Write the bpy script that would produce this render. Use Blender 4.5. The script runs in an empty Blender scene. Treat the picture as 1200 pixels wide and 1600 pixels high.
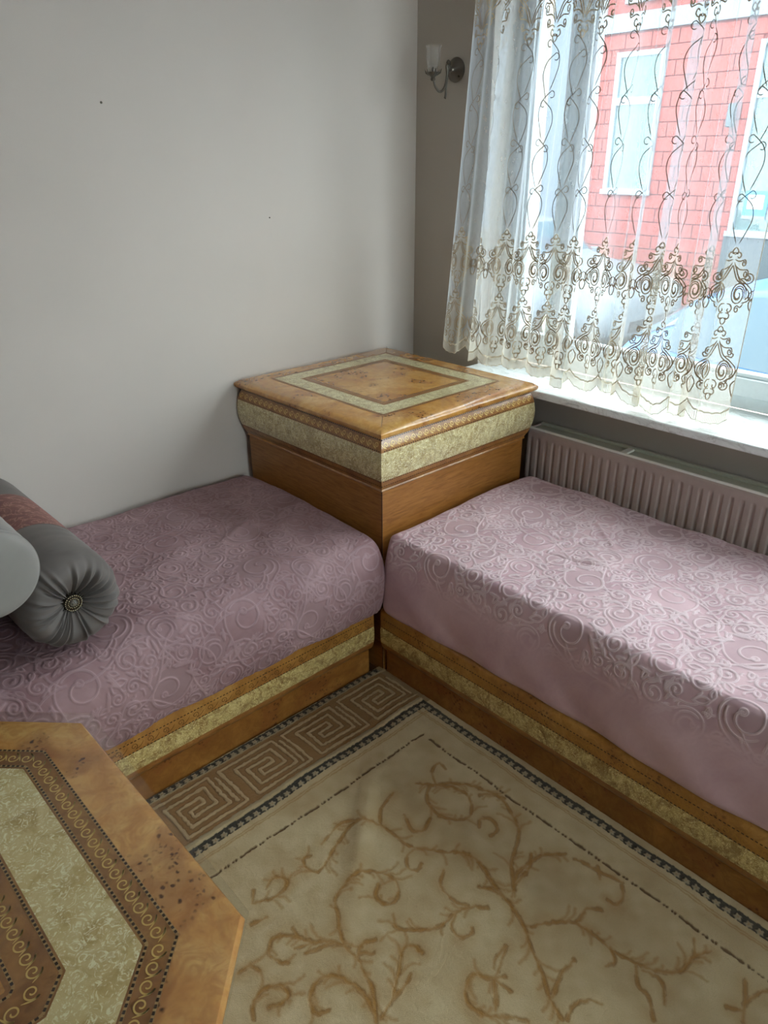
import bpy, bmesh, math, random
import numpy as np
from mathutils import Vector, Matrix
PI = math.pi
rng = np.random.RandomState(7)
random.seed(7)
SC = bpy.context.scene
COL = SC.collection

# ------------------------------------------------------------------ camera
CAM = Vector((-2.3607, -2.3414, 1.6367)); YAW, PITCH, ROLL, FPX = .8214, .4431, -.0041, 1167.9
fw = Vector((math.cos(PITCH)*math.cos(YAW), math.cos(PITCH)*math.sin(YAW), -math.sin(PITCH)))
r0 = Vector((math.sin(YAW), -math.cos(YAW), 0)); u0 = r0.cross(fw)
rr = math.cos(ROLL)*r0+math.sin(ROLL)*u0; uu = -math.sin(ROLL)*r0+math.cos(ROLL)*u0
cam = bpy.data.cameras.new('camera'); camo = bpy.data.objects.new('camera', cam); COL.objects.link(camo)
M = Matrix((rr, uu, -fw)).transposed().to_4x4(); M.translation = CAM
camo.matrix_world = M
cam.sensor_fit = 'VERTICAL'; cam.sensor_height = 32.0; cam.lens = FPX/1600*32.0
cam.clip_start = .02; cam.clip_end = 200
SC.camera = camo

# ------------------------------------------------------------------ light
w = bpy.data.worlds.new('overcast sky'); SC.world = w; w.use_nodes = True
nt = w.node_tree; bgn = nt.nodes['Background']
bgn.inputs[0].default_value = (1.0, .955, .925, 1); bgn.inputs[1].default_value = 8.0
def portal(name, loc, rot, sx, sy):
    l = bpy.data.lights.new(name, 'AREA'); l.shape = 'RECTANGLE'; l.size = sx; l.size_y = sy
    l.cycles.is_portal = True
    o = bpy.data.objects.new(name, l); COL.objects.link(o); o.location = loc; o.rotation_euler = rot
portal('window_portal', (.34, -1.55, 1.7), (0, PI/2, 0), 1.8, 2.6)
portal('rear_fill_portal', (-1.6, -4.76, 1.65), (PI/2, 0, PI), 1.3, 1.4)  # portal for the added rear opening that lets in fill from behind the camera
SC.view_settings.view_transform = 'Standard'; SC.view_settings.look = 'None'
SC.view_settings.gamma = 1; SC.view_settings.use_curve_mapping = False
SC.view_settings.exposure = 0.55
SC.cycles.max_bounces = 10; SC.cycles.diffuse_bounces = 6; SC.cycles.transparent_max_bounces = 32
SC.cycles.sample_clamp_indirect = 8

# ------------------------------------------------------------------ helpers
def lin(r, g, b):
    f = lambda c: (c/255/12.92) if c <= 10 else ((c/255+.055)/1.055)**2.4
    return (f(r), f(g), f(b), 1)
class NT:
    def __init__(s, name):
        s.m = bpy.data.materials.new(name); s.m.use_nodes = True; s.t = s.m.node_tree
        s.b = s.t.nodes['Principled BSDF']; s.out = s.t.nodes['Material Output']
    def n(s, typ, **kw):
        nd = s.t.nodes.new(typ)
        for k, v in kw.items():
            if k.startswith('i_'):
                key = k[2:].replace('_', ' ')
                nd.inputs[int(key) if key.isdigit() else key].default_value = v
            else: setattr(nd, k, v)
        return nd
    def l(s, a, b): s.t.links.new(a, b)
    def coord(s, scale=(1, 1, 1), kind='Object'):
        c = s.n('ShaderNodeTexCoord'); mp = s.n('ShaderNodeMapping'); mp.inputs['Scale'].default_value = scale
        s.l(c.outputs[kind], mp.inputs[0]); return mp.outputs[0]
    def noise(s, vec, scale, detail=4, rough=.5, dist=0):
        n = s.n('ShaderNodeTexNoise'); n.inputs['Scale'].default_value = scale; n.inputs['Detail'].default_value = detail
        n.inputs['Roughness'].default_value = rough; n.inputs['Distortion'].default_value = dist
        if vec is not None: s.l(vec, n.inputs['Vector'])
        return n.outputs['Fac']
    def vor(s, vec, scale, out='Distance', rand=1):
        n = s.n('ShaderNodeTexVoronoi'); n.inputs['Scale'].default_value = scale; n.inputs['Randomness'].default_value = rand
        s.l(vec, n.inputs['Vector']); return n.outputs[out]
    def ramp(s, fac, stops):
        r = s.n('ShaderNodeValToRGB'); e = r.color_ramp.elements
        while len(e) < len(stops): e.new(.5)
        for el, (p, c) in zip(e, stops): el.position = p; el.color = c if len(c) == 4 else (*c, 1)
        s.l(fac, r.inputs[0]); return r.outputs[0]
    def mix(s, fac, a, b, mode='MIX'):
        m = s.n('ShaderNodeMix', data_type='RGBA', blend_type=mode)
        for sock, v in ((m.inputs[0], fac), (m.inputs[6], a), (m.inputs[7], b)):
            if isinstance(v, (int, float, tuple)): sock.default_value = v
            else: s.l(v, sock)
        return m.outputs[2]
    def math(s, op, a, b=0):
        m = s.n('ShaderNodeMath', operation=op)
        for sock, v in ((m.inputs[0], a), (m.inputs[1], b)):
            if isinstance(v, (int, float)): sock.default_value = v
            else: s.l(v, sock)
        return m.outputs[0]
    def attr(s, name):
        return s.n('ShaderNodeAttribute', attribute_name=name)
    def bump(s, h, strength=.3, dist=.002):
        b = s.n('ShaderNodeBump'); b.inputs['Strength'].default_value = strength; b.inputs['Distance'].default_value = dist
        s.l(h, b.inputs['Height']); s.l(b.outputs[0], s.b.inputs['Normal'])
    def set(s, **kw):
        for k, v in kw.items():
            i = s.b.inputs[k.replace('_', ' ')]
            if isinstance(v, (int, float, tuple)): i.default_value = v
            else: s.l(v, i)
        return s
def simple(name, col, rough=.5, metal=0, bumps=0, bscale=60, **kw):
    t = NT(name); v = t.coord()
    f = t.noise(v, bscale, 5)
    c2 = tuple(c*.88 for c in col[:3])+(1,)
    t.set(Base_Color=t.mix(f, col, c2), Roughness=rough, Metallic=metal, **kw)
    if bumps: t.bump(f, bumps, .001)
    return t.m

def obj(name, verts, faces, mat=None, parent=None, smooth=False, loc=None):
    me = bpy.data.meshes.new(name)
    verts = np.asarray(verts, dtype=np.float32).reshape(-1, 3)
    if isinstance(faces, np.ndarray):
        k = faces.shape[1]; nf = len(faces)
        me.vertices.add(len(verts)); me.vertices.foreach_set('co', verts.ravel())
        me.loops.add(nf*k); me.loops.foreach_set('vertex_index', faces.astype(np.int32).ravel())
        me.polygons.add(nf); me.polygons.foreach_set('loop_start', np.arange(nf, dtype=np.int32)*k)
        me.update(calc_edges=True)
    else:
        me.from_pydata(verts.tolist(), [], faces); me.update()
    me.validate()
    if mat: me.materials.append(mat)
    if smooth: me.polygons.foreach_set('use_smooth', np.ones(len(me.polygons), dtype=bool))
    o = bpy.data.objects.new(name, me); COL.objects.link(o)
    if parent: o.parent = parent
    if loc is not None: o.location = loc
    return o
def setattr_pt(o, name, arr):
    a = o.data.attributes.new(name, 'FLOAT', 'POINT'); a.data.foreach_set('value', np.asarray(arr, dtype=np.float32).ravel())
def setcol(o, name, arr):
    a = o.data.attributes.new(name, 'FLOAT_COLOR', 'POINT')
    c = np.ones((len(arr), 4), dtype=np.float32); c[:, :3] = arr; a.data.foreach_set('color', c.ravel())
def tag(o, label=None, cat=None, group=None, kind=None):
    if label: o['label'] = label
    if cat: o['category'] = cat
    if group: o['group'] = group
    if kind: o['kind'] = kind
    return o
def empty(name, loc=(0, 0, 0), **kw):
    o = bpy.data.objects.new(name, None); COL.objects.link(o); o.location = loc; o.empty_display_size = .1
    return tag(o, **kw)
class MB:
    """collects shapes into one mesh"""
    def __init__(s): s.v = []; s.f = []
    def add(s, v, f):
        k = len(s.v); s.v.extend([tuple(map(float, p)) for p in v]); s.f.extend([tuple(int(i)+k for i in q) for q in f]); return s
    def box(s, x0, x1, y0, y1, z0, z1, bev=0):
        if bev <= 0:
            v = [(x, y, z) for z in (z0, z1) for y in (y0, y1) for x in (x0, x1)]
            return s.add(v, [(0, 2, 3, 1), (4, 5, 7, 6), (0, 1, 5, 4), (2, 6, 7, 3), (0, 4, 6, 2), (1, 3, 7, 5)])
        bm = bmesh.new(); bmesh.ops.create_cube(bm, size=1)
        for q in bm.verts: q.co = ((x0+x1)/2+q.co.x*(x1-x0), (y0+y1)/2+q.co.y*(y1-y0), (z0+z1)/2+q.co.z*(z1-z0))
        bmesh.ops.bevel(bm, geom=bm.edges[:], offset=bev, segments=3, profile=.5, affect='EDGES')
        bm.verts.index_update()
        s.add([q.co for q in bm.verts], [[q.index for q in f.verts] for f in bm.faces]); bm.free(); return s
    def tube(s, pts, rad, seg=10, caps=True):
        pts = [Vector(p) for p in pts]; n = len(pts)
        rad = rad if hasattr(rad, '__len__') else [rad]*n
        prev = None; v = []; f = []
        for i, p in enumerate(pts):
            t = (pts[min(i+1, n-1)]-pts[max(i-1, 0)]).normalized()
            a = prev if prev is not None else (Vector((0, 0, 1)) if abs(t.z) < .9 else Vector((1, 0, 0)))
            a = (a-t*a.dot(t)).normalized(); prev = a; b = t.cross(a)
            for k in range(seg):
                q = 2*PI*k/seg; v.append(p+rad[i]*(math.cos(q)*a+math.sin(q)*b))
        for i in range(n-1):
            for k in range(seg):
                f.append((i*seg+k, i*seg+(k+1) % seg, (i+1)*seg+(k+1) % seg, (i+1)*seg+k))
        if caps: f.append(tuple(range(seg))[::-1]); f.append(tuple((n-1)*seg+k for k in range(seg)))
        return s.add(v, f)
    def lathe(s, prof, o=(0, 0, 0), axis='Z', seg=32):
        v = []; f = []; n = len(prof)
        for r, h in prof:
            for k in range(seg):
                q = 2*PI*k/seg; a, b = r*math.cos(q), r*math.sin(q)
                p = {'Z': (a, b, h), 'Y': (a, h, b), 'X': (h, a, b)}[axis]
                v.append((p[0]+o[0], p[1]+o[1], p[2]+o[2]))
        for i in range(n-1):
            for k in range(seg): f.append((i*seg+k, i*seg+(k+1) % seg, (i+1)*seg+(k+1) % seg, (i+1)*seg+k))
        f.append(tuple(range(seg))[::-1]); f.append(tuple((n-1)*seg+k for k in range(seg)))
        return s.add(v, f)
    def prism(s, poly, z0, z1):
        n = len(poly)
        v = [(x, y, z0) for x, y in poly]+[(x, y, z1) for x, y in poly]
        return s.add(v, [tuple(range(n))[::-1], tuple(range(n, 2*n))]+[(i, (i+1) % n, n+(i+1) % n, n+i) for i in range(n)])
    def build(s, name, mat, parent=None, smooth=False):
        o = obj(name, s.v, s.f, mat, parent, smooth)
        bm = bmesh.new(); bm.from_mesh(o.data); bmesh.ops.recalc_face_normals(bm, faces=bm.faces); bm.to_mesh(o.data); bm.free()
        if smooth and hasattr(o.data, 'set_sharp_from_angle'): o.data.set_sharp_from_angle(angle=math.radians(40))
        return o
def grid_faces(nu, nv, wrap=False):
    i = np.arange(nu-1)[:, None]; j = np.arange(nv if wrap else nv-1)[None, :]
    j2 = (j+1) % nv
    a = i*nv+j; b = i*nv+j2; c = (i+1)*nv+j2; d = (i+1)*nv+j
    return np.stack([a, b, c, d], -1).reshape(-1, 4)
def spiral(cx, cy, r0, r1, a0, turns, n=None):
    n = n or max(8, int(abs(turns)*16)); t = np.linspace(0, 1, n)
    r = r0+(r1-r0)*t; a = math.radians(a0)+2*PI*turns*t
    return np.stack([cx+r*np.cos(a), cy+r*np.sin(a)], 1)
def smooth_poly(p, n=6):
    p = np.asarray(p, float); p = p.reshape(-1, 2) if p.ndim == 1 else p; q = np.vstack([2*p[0]-p[1], p, 2*p[-1]-p[-2]]); out = []
    for i in range(1, len(q)-2):
        for k in range(n):
            t = k/n; a, b, c, d = q[i-1:i+3]
            out.append(.5*(2*b+(c-a)*t+(2*a-5*b+4*c-d)*t*t+(3*b-a-3*c+d)*t**3))
    out.append(p[-1]); return np.array(out)
def ribbons(lines, width, fmap, taper=True):
    """flat ribbons along 2-D polylines, carried onto a surface by fmap(Nx2) -> Nx3"""
    V = []; F = []; k = 0
    for ln in lines:
        ln = np.asarray(ln, float); n = len(ln)
        if n < 2: continue
        t = np.gradient(ln, axis=0); t /= np.linalg.norm(t, axis=1)[:, None]+1e-12
        nn = np.stack([-t[:, 1], t[:, 0]], 1)
        wd = np.full(n, width/2)
        if taper: wd *= np.clip(np.minimum(np.arange(n)+1, n-np.arange(n))/3, .35, 1)
        L = ln+nn*wd[:, None]; R = ln-nn*wd[:, None]
        V.append(fmap(np.vstack([L, R])))
        i = np.arange(n-1); F.append(np.stack([k+i, k+i+1, k+n+i+1, k+n+i], 1)); k += 2*n
    return np.vstack(V), np.vstack(F)
def dots(L, t, pitch, w, h, fmap, s0=0):
    n = max(1, int(L/pitch)); off = (L-n*pitch)/2+pitch*.5
    V = []; F = []
    P = []
    for i in range(n):
        s = s0+off+i*pitch
        P += [(s-w/2, t-h/2), (s+w/2, t-h/2), (s+w/2, t+h/2), (s-w/2, t+h/2)]
    V = fmap(np.array(P)); F = np.arange(4*n).reshape(-1, 4)
    return V, F
def running_scroll(L, t, pitch, h, s0=0):
    """chain of linked C scrolls"""
    n = max(1, round(L/pitch)); p = L/n; out = []
    for i in range(n):
        c = s0+(i+.5)*p
        R = h*.5
        sp = spiral(c, t, R, R*.18, -100, -1.35, 26)
        tail = smooth_poly([(c-p*.62, t+R*.55), (c-p*.36, t-R*.62), tuple(sp[0])], 5)
        out.append(np.vstack([tail[:-1], sp]))
    return out
def merge(parts):
    V = []; F = []; k = 0
    for v, f in parts: V.append(v); F.append(f+k); k += len(v)
    return np.vstack(V), np.vstack(F)

# ------------------------------------------------------------------ materials
def wall_mat(name, c, cc):
    t = NT(name); v = t.coord()
    f = t.noise(v, 3, 3); g = t.noise(v, 420, 3, .7); g2 = t.noise(v, 40, 4)
    t.set(Base_Color=t.mix(f, c, cc), Roughness=.8)
    t.bump(t.math('ADD', g, g2), .25, .0015); return t.m
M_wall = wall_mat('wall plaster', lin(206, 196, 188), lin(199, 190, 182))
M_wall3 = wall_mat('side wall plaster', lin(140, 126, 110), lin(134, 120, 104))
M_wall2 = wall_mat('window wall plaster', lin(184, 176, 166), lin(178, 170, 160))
M_ceil = simple('ceiling white', lin(225, 222, 216), .85)
M_floor = simple('floor laminate', lin(120, 85, 55), .5)
def burl(name, base=(200, 142, 66), dark=(166, 104, 42), light=(222, 176, 104), rough=.22, eyes=1., coat=.5):
    t = NT(name); v = t.coord()
    w1 = t.noise(v, 5.5, 5, .6, 1.2); w2 = t.noise(v, 26, 6, .65, 1.5); w3 = t.noise(v, 150, 4, .6, .5)
    c = t.ramp(w1, [(.3, lin(*dark)), (.48, lin(*base)), (.68, lin(*light))])
    c = t.mix(t.math('MULTIPLY', t.ramp(w2, [(.42, (0, 0, 0)), (.62, (1, 1, 1))]), .55), c, lin(*dark))
    c = t.mix(t.math('MULTIPLY', w3, .25), c, lin(*light))
    # clusters of dark burl eyes
    cl = t.ramp(t.noise(v, 7.5, 2, .5, .5), [(.50, (0, 0, 0)), (.58, (1, 1, 1))])
    dv = t.n('ShaderNodeVectorMath', operation='ADD'); nz = t.n('ShaderNodeTexNoise'); nz.inputs['Scale'].default_value = 60
    sc = t.n('ShaderNodeVectorMath', operation='SCALE'); sc.inputs['Scale'].default_value = .012
    t.l(v, nz.inputs['Vector']); t.l(nz.outputs['Color'], sc.inputs[0]); t.l(v, dv.inputs[0]); t.l(sc.outputs[0], dv.inputs[1])
    e = t.ramp(t.vor(dv.outputs[0], 80), [(.22, (1, 1, 1)), (.42, (0, 0, 0))])
    gate = t.ramp(t.noise(v, 45, 2), [(.45, (0, 0, 0)), (.52, (1, 1, 1))])
    e = t.math('MULTIPLY', t.math('MULTIPLY', e, cl), t.math('MULTIPLY', gate, .85*eyes))
    c = t.mix(t.math('MULTIPLY', cl, .38*eyes), c, lin(138, 76, 42))
    c = t.mix(e, c, lin(70, 32, 14))
    t.set(Base_Color=c, Roughness=rough, Coat_Weight=coat, Coat_Roughness=.06)
    return t.m
M_burl = burl('burl veneer lacquered')
M_burl_table = burl('burl veneer table', (216, 156, 86), (178, 110, 52), (234, 190, 122), .25, 1.1)
M_burl_rail = burl('burl veneer rail', (176, 124, 58), (140, 90, 36), (196, 150, 84), .35, .7, .25)
M_band = burl('inlay ground', (164, 112, 56), (120, 72, 32), (186, 136, 74), .3, .3, .4)
def grainwood(name, a, b, c, sc=(6, 6, 60), rough=.38):
    t = NT(name); v = t.coord(sc)
    f = t.noise(v, 2.2, 8, .62, .8); g = t.noise(t.coord(), 3, 2)
    col = t.ramp(f, [(.3, a), (.5, b), (.72, c)])
    t.set(Base_Color=t.mix(t.math('MULTIPLY', g, .4), col, a), Roughness=rough, Coat_Weight=.2, Coat_Roughness=.2); return t.m
M_grain = grainwood('orange brown plain veneer', lin(128, 80, 32), lin(160, 106, 48), lin(180, 126, 62))
M_plinth = burl('plinth veneer', (152, 100, 44), (118, 70, 28), (176, 126, 62), .4, .8, .2)
def mop_mat(name, a=(204, 188, 136), b=(222, 210, 162), fl=(250, 246, 206), dk=(172, 146, 92), scale=1., blotch=0):
    t = NT(name); v = t.coord()
    f = t.noise(v, 34*scale, 4, .6, 2.0); g = t.noise(v, 120*scale, 5, .7, 3.5)
    c = t.ramp(f, [(.3, lin(*dk)), (.47, lin(*a)), (.66, lin(*b))])
    fl_ = t.ramp(g, [(.52, (0, 0, 0)), (.60, (1, 1, 1))])
    c = t.mix(fl_, c, lin(*fl))
    if blotch: c = t.mix(t.math('MULTIPLY', t.ramp(t.noise(v, 16, 6, .75, 1.5), [(.50, (0, 0, 0)), (.58, (1, 1, 1))]), blotch), c, lin(122, 84, 36))
    t.set(Base_Color=c, Roughness=.3, Coat_Weight=.5, Coat_Roughness=.08, Sheen_Weight=.0)
    t.bump(g, .3, .001); return t.m
M_mop = mop_mat('mother of pearl inlay', (196, 178, 124), (218, 206, 156), (255, 252, 218), (158, 130, 78), .75, .28)
M_mop_rail = mop_mat('mother of pearl rail inlay', (178, 152, 92), (206, 186, 124), (236, 222, 164), (138, 100, 48), .8, .6)
M_mop_table = mop_mat('mother of pearl table inlay', (222, 200, 140), (232, 214, 160), (255, 250, 216), (196, 168, 104), .42)
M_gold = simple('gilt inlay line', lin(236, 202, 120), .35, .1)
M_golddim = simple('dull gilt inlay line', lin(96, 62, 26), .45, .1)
M_dot = simple('dark dotted inlay', lin(52, 32, 18), .4)
M_seam = simple('dark joint line', lin(60, 36, 18), .6)
def velvet(name, a, b, hi, sheen=.5, rough=.75, use=True, emf=.42):
    t = NT(name); v = t.coord()
    base = t.mix(t.ramp(t.noise(v, 5, 4, .6, .6), [(.35, (0, 0, 0)), (.65, (1, 1, 1))]), a, b)
    if use:
        e = t.attr('emboss').outputs['Fac']; fl = t.attr('panel').outputs['Fac']
        base = t.mix(t.math('MULTIPLY', fl, .55), base, tuple(x*.72 for x in a[:3])+(1,))
        base = t.mix(t.math('MULTIPLY', e, emf), base, hi)
    t.set(Base_Color=base, Roughness=rough, Sheen_Weight=sheen, Sheen_Roughness=.35, Sheen_Tint=hi)
    t.bump(t.noise(v, 900, 3, .6), .15, .0008)
    return t.m
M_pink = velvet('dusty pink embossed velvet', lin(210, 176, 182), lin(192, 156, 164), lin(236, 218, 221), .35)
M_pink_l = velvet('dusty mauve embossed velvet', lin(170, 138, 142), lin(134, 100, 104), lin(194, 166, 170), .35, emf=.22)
M_charcoal = velvet('charcoal velvet', lin(112, 105, 101), lin(96, 90, 87), lin(170, 165, 162), .5, use=False)
M_silver = velvet('silver grey velvet', lin(150, 147, 143), lin(138, 135, 132), lin(190, 190, 188), .5, use=False)
def burg():
    t = NT('burgundy figured velvet'); v = t.coord()
    n = t.noise(v, 14, 5, .55, 2.6)
    c = t.ramp(n, [(.38, lin(96, 58, 54)), (.47, lin(112, 72, 66)), (.50, lin(158, 116, 104)), (.53, lin(108, 66, 60)), (.7, lin(90, 54, 52))])
    t.set(Base_Color=c, Roughness=.7, Sheen_Weight=.4, Sheen_Tint=lin(200, 150, 140)); t.bump(n, .4, .002); return t.m
M_burg = burg()
M_steel = simple('dark aged metal', lin(70, 64, 56), .35, .9)
M_bead = simple('bright bead', lin(225, 212, 180), .15, .8)
def glass(name, col=(1, 1, 1, 1), fac=.12, rough=.0):
    t = NT(name); tr = t.n('ShaderNodeBsdfTransparent'); tr.inputs[0].default_value = col
    gl = t.n('ShaderNodeBsdfGlossy'); gl.inputs['Roughness'].default_value = rough
    lw = t.n('ShaderNodeLayerWeight'); lw.inputs[0].default_value = .5
    mx = t.n('ShaderNodeMixShader'); f = t.math('ADD', t.math('MULTIPLY', t.math('POWER', lw.outputs['Facing'], 5.), .9), fac)
    t.l(f, mx.inputs[0]); t.l(tr.outputs[0], mx.inputs[1]); t.l(gl.outputs[0], mx.inputs[2]); t.l(mx.outputs[0], t.out.inputs[0]); return t.m
M_pane = glass('window pane glass', (.88, .97, 1.0, 1), .05)
M_film = glass('clear table cover', (.975, .975, .96, 1), .05, .05)
M_crystal = NT('crystal'); M_crystal.set(Base_Color=(.95, .93, .85, 1), Transmission_Weight=.85, Roughness=.05, IOR=1.7); M_crystal = M_crystal.m
M_frost = NT('cut glass shade'); M_frost.set(Base_Color=(.9, .9, .88, 1), Transmission_Weight=.9, Roughness=.12, IOR=1.3, Alpha=.28); M_frost = M_frost.m
M_upvc = simple('white window plastic', lin(226, 236, 240), .3)
M_rad = simple('radiator enamel', lin(172, 154, 146), .4)
M_radtop = simple('radiator grille enamel', lin(176, 176, 158), .45)
M_white = simple('white enamel', lin(226, 224, 214), .35)
def marble():
    t = NT('veined white marble'); v = t.coord((1, .35, 1))
    n = t.noise(v, 22, 8, .62, 2.5); m = t.noise(t.coord(), 9, 6, .6, 1.5)
    c = t.ramp(n, [(.36, lin(196, 200, 198)), (.45, lin(226, 230, 228)), (.62, lin(236, 240, 238))])
    c = t.mix(t.ramp(m, [(.49, (0, 0, 0)), (.5, (.35, .35, .35)), (.515, (0, 0, 0))]), c, lin(140, 128, 116))
    t.set(Base_Color=c, Roughness=.25); return t.m
M_marble = marble()
def sheer():
    t = NT('sheer net curtain'); tr = t.n('ShaderNodeBsdfTransparent')
    df = t.n('ShaderNodeBsdfDiffuse'); tl = t.n('ShaderNodeBsdfTranslucent')
    col = t.mix(t.attr('net').outputs['Fac'], lin(222, 230, 236), lin(232, 227, 212))
    t.l(col, df.inputs[0]); t.l(col, tl.inputs[0])
    m1 = t.n('ShaderNodeMixShader'); m1.inputs[0].default_value = .5; t.l(df.outputs[0], m1.inputs[1]); t.l(tl.outputs[0], m1.inputs[2])
    lw = t.n('ShaderNodeLayerWeight'); lw.inputs[0].default_value = .5
    face = t.math('POWER', lw.outputs['Facing'], 2.2)
    uv = t.n('ShaderNodeUVMap')
    n = t.noise(t.coord((1, 1, .4)), 60, 4, .7, .5)
    f = t.math('ADD', .31, t.math('MULTIPLY', face, .40))
    f = t.math('ADD', f, t.math('MULTIPLY', t.attr('net').outputs['Fac'], .26))
    f = t.math('ADD', f, t.math('MULTIPLY', t.math('SUBTRACT', n, .5), .12))
    f = t.math('MINIMUM', t.math('MAXIMUM', f, .05), .93)
    mx = t.n('ShaderNodeMixShader'); t.l(f, mx.inputs[0]); t.l(tr.outputs[0], mx.inputs[1]); t.l(m1.outputs[0], mx.inputs[2])
    t.l(mx.outputs[0], t.out.inputs[0]); return t.m
M_sheer = sheer()
def thread(name, c):
    t = NT(name); df = t.n('ShaderNodeBsdfDiffuse'); tl = t.n('ShaderNodeBsdfTranslucent'); df.inputs[0].default_value = c; tl.inputs[0].default_value = c
    m1 = t.n('ShaderNodeMixShader'); m1.inputs[0].default_value = .12; t.l(df.outputs[0], m1.inputs[1]); t.l(tl.outputs[0], m1.inputs[2]); t.l(m1.outputs[0], t.out.inputs[0]); return t.m
M_thread = thread('embroidery cord', lin(170, 154, 130))
M_thread_l = thread('pale embroidery cord', lin(222, 214, 194))

# ------------------------------------------------------------------ room shell
def structure(mb, name, mat): return tag(mb.build(name, mat), kind='structure')
WY0, WY1, WZ0, WZ1 = -.375, -2.75, .838, 2.46      # window opening in the right-hand wall
structure(MB().box(-4.7, .34, 0, .12, 0, 2.72), 'wall_left', M_wall)
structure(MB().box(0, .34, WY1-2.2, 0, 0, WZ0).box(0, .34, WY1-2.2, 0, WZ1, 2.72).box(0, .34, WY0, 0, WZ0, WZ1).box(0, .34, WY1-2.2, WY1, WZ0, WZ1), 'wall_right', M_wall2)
structure(MB().box(-4.8, -4.7, -4.8, .12, 0, 2.72), 'wall_far_side', M_wall3)
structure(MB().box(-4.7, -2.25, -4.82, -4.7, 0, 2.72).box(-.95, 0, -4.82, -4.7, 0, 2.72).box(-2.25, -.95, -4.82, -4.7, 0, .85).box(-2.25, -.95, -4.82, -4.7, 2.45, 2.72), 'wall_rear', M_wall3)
structure(MB().box(-4.8, .34, -4.82, .12, 2.72, 2.82), 'ceiling', M_ceil)
structure(MB().box(-4.8, .34, -4.82, .12, -.08, 0), 'floor', M_floor)
w2 = structure(MB().box(-2.25, -2.19, -4.8, -4.74, .85, 2.45, .004).box(-1.01, -.95, -4.8, -4.74, .85, 2.45, .004).box(-2.19, -1.01, -4.8, -4.74, .85, .91, .004).box(-2.19, -1.01, -4.8, -4.74, 2.39, 2.45, .004).box(-1.63, -1.57, -4.8, -4.74, .91, 2.39, .004), 'rear_fill_window', M_upvc)  # unseen window, added and sized to send soft fill light towards the left wall
MB().box(-2.19, -1.63, -4.775, -4.77, .91, 2.39).build('pane', M_pane, w2)
MB().box(-1.57, -1.01, -4.775, -4.77, .91, 2.39).build('pane', M_pane, w2)
# the window over the radiator
fr = MB()
fr.box(.165, .235, WY0-.05, WY0, .868, WZ1, .004).box(.165, .235, WY1, WY1+.05, .868, WZ1, .004)
fr.box(.165, .235, WY1+.05, WY0-.05, .868, .912, .004).box(.165, .235, WY1+.05, WY0-.05, WZ1-.05, WZ1, .004)
posts = [(-.595, -.648), (-1.66, -1.71)]
for a, b in posts: fr.box(.165, .235, b, a, .912, WZ1-.05, .004)
win = structure(fr, 'window_1', M_upvc)
edges = [WY0-.05, posts[0][0], posts[0][1], posts[1][0], posts[1][1], WY1+.05]
for i in range(0, 6, 2):
    a, b = edges[i], edges[i+1]; z0, z1 = .912, WZ1-.05; k = .062 if i else .02
    s = MB()
    s.box(.150, .215, b, a, z0, z0+.062, .005).box(.150, .215, b, a, z1-.05, z1, .005)
    s.box(.150, .215, a-k*.45, a, z0+.062, z1-.05, .004).box(.150, .215, b, b+k*.45, z0+.062, z1-.05, .004)
    s.box(.163, .205, b+k*.45, a-k*.45, z0+.062, z0+.076, .003)
    s.box(.163, .205, a-k*.45-.010, a-k*.45, z0+.076, z1-.05, .003).box(.163, .205, b+k*.45, b+k*.45+.010, z0+.076, z1-.05, .003)
    so = s.build('sash', M_upvc, win)
    MB().box(.183, .190, b+k*.45+.006, a-k*.45-.006, z0+.07, z1-.05).build('pane', M_pane, so)
structure(MB().box(-.16, .165, WY1, WY0, .840, .868, .006), 'trim_1', M_marble)['label'] = 'white veined marble window sill'

# ------------------------------------------------------------------ radiator
def radiator():
    root = empty('radiator', (-.08, -1.7, .12), label='cream panel radiator with vertical flutes below the marble window sill', cat='radiator', )
    def ch(o): o.matrix_parent_inverse = root.matrix_basis.inverted(); return o
    y0, y1, z0, z1 = -.748, -2.65, .15, .712
    for nm, xf, sg in (('front_panel', -.130, -1), ('back_panel', -.042, 1)):
        ys = np.arange(y0, y1, -.0022); zs = np.concatenate([np.linspace(z0, z0+.05, 12), np.linspace(z0+.06, z1-.06, 20), np.linspace(z1-.05, z1, 14)])
        Y, Z = np.meshgrid(ys, zs, indexing='ij')
        ph = ((y0-Y) % .0333)/.0333
        rib = np.clip((np.abs(ph-.5)-.10)/.14, 0, 1); rib = rib*rib*(3-2*rib)
        mk = np.clip((Z-(z0+.022))/.02, 0, 1)*np.clip(((z1-.030)-Z)/.018, 0, 1)
        X = xf-sg*(1-rib)*mk*.0050
        lip = np.clip((Z-(z1-.008))/.008, 0, 1); X = X-sg*.006*lip**2
        V = np.stack([X, Y, Z], -1).reshape(-1, 3)
        ch(obj(nm, V, grid_faces(len(ys), len(zs)), M_rad, root, True))
    ch(MB().box(-.126, -.119, y1, y0, z1-.012, z1+.006, .002).build('top_rim', M_white, root))
    ch(MB().box(-.118, -.044, y1, y0, z1-.014, z1-.006).build('top_grille', M_radtop, root))
    ch(MB().box(-.052, -.036, y1, y0, z1-.006, z1+.004, .002).build('top_rim', M_radtop, root))
    for yb in (-1.135, -2.0): ch(MB().box(-.117, -.054, yb-.012, yb+.012, z1-.006, z1+.002, .002).build('cross_clip', M_white, root))
    ch(MB().box(-.128, -.042, y0-.002, y0+.004, z0, z1, .002).build('side_panel', M_rad, root))
    ch(MB().box(-.128, -.042, y1-.004, y1+.002, z0, z1, .002).build('side_panel', M_rad, root))
    for yb in (-1.0, -2.4): ch(MB().box(-.044, -.001, yb-.02, yb+.02, .3, .6).build('mounting_bracket', M_white, root))
    return root
radiator()

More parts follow.
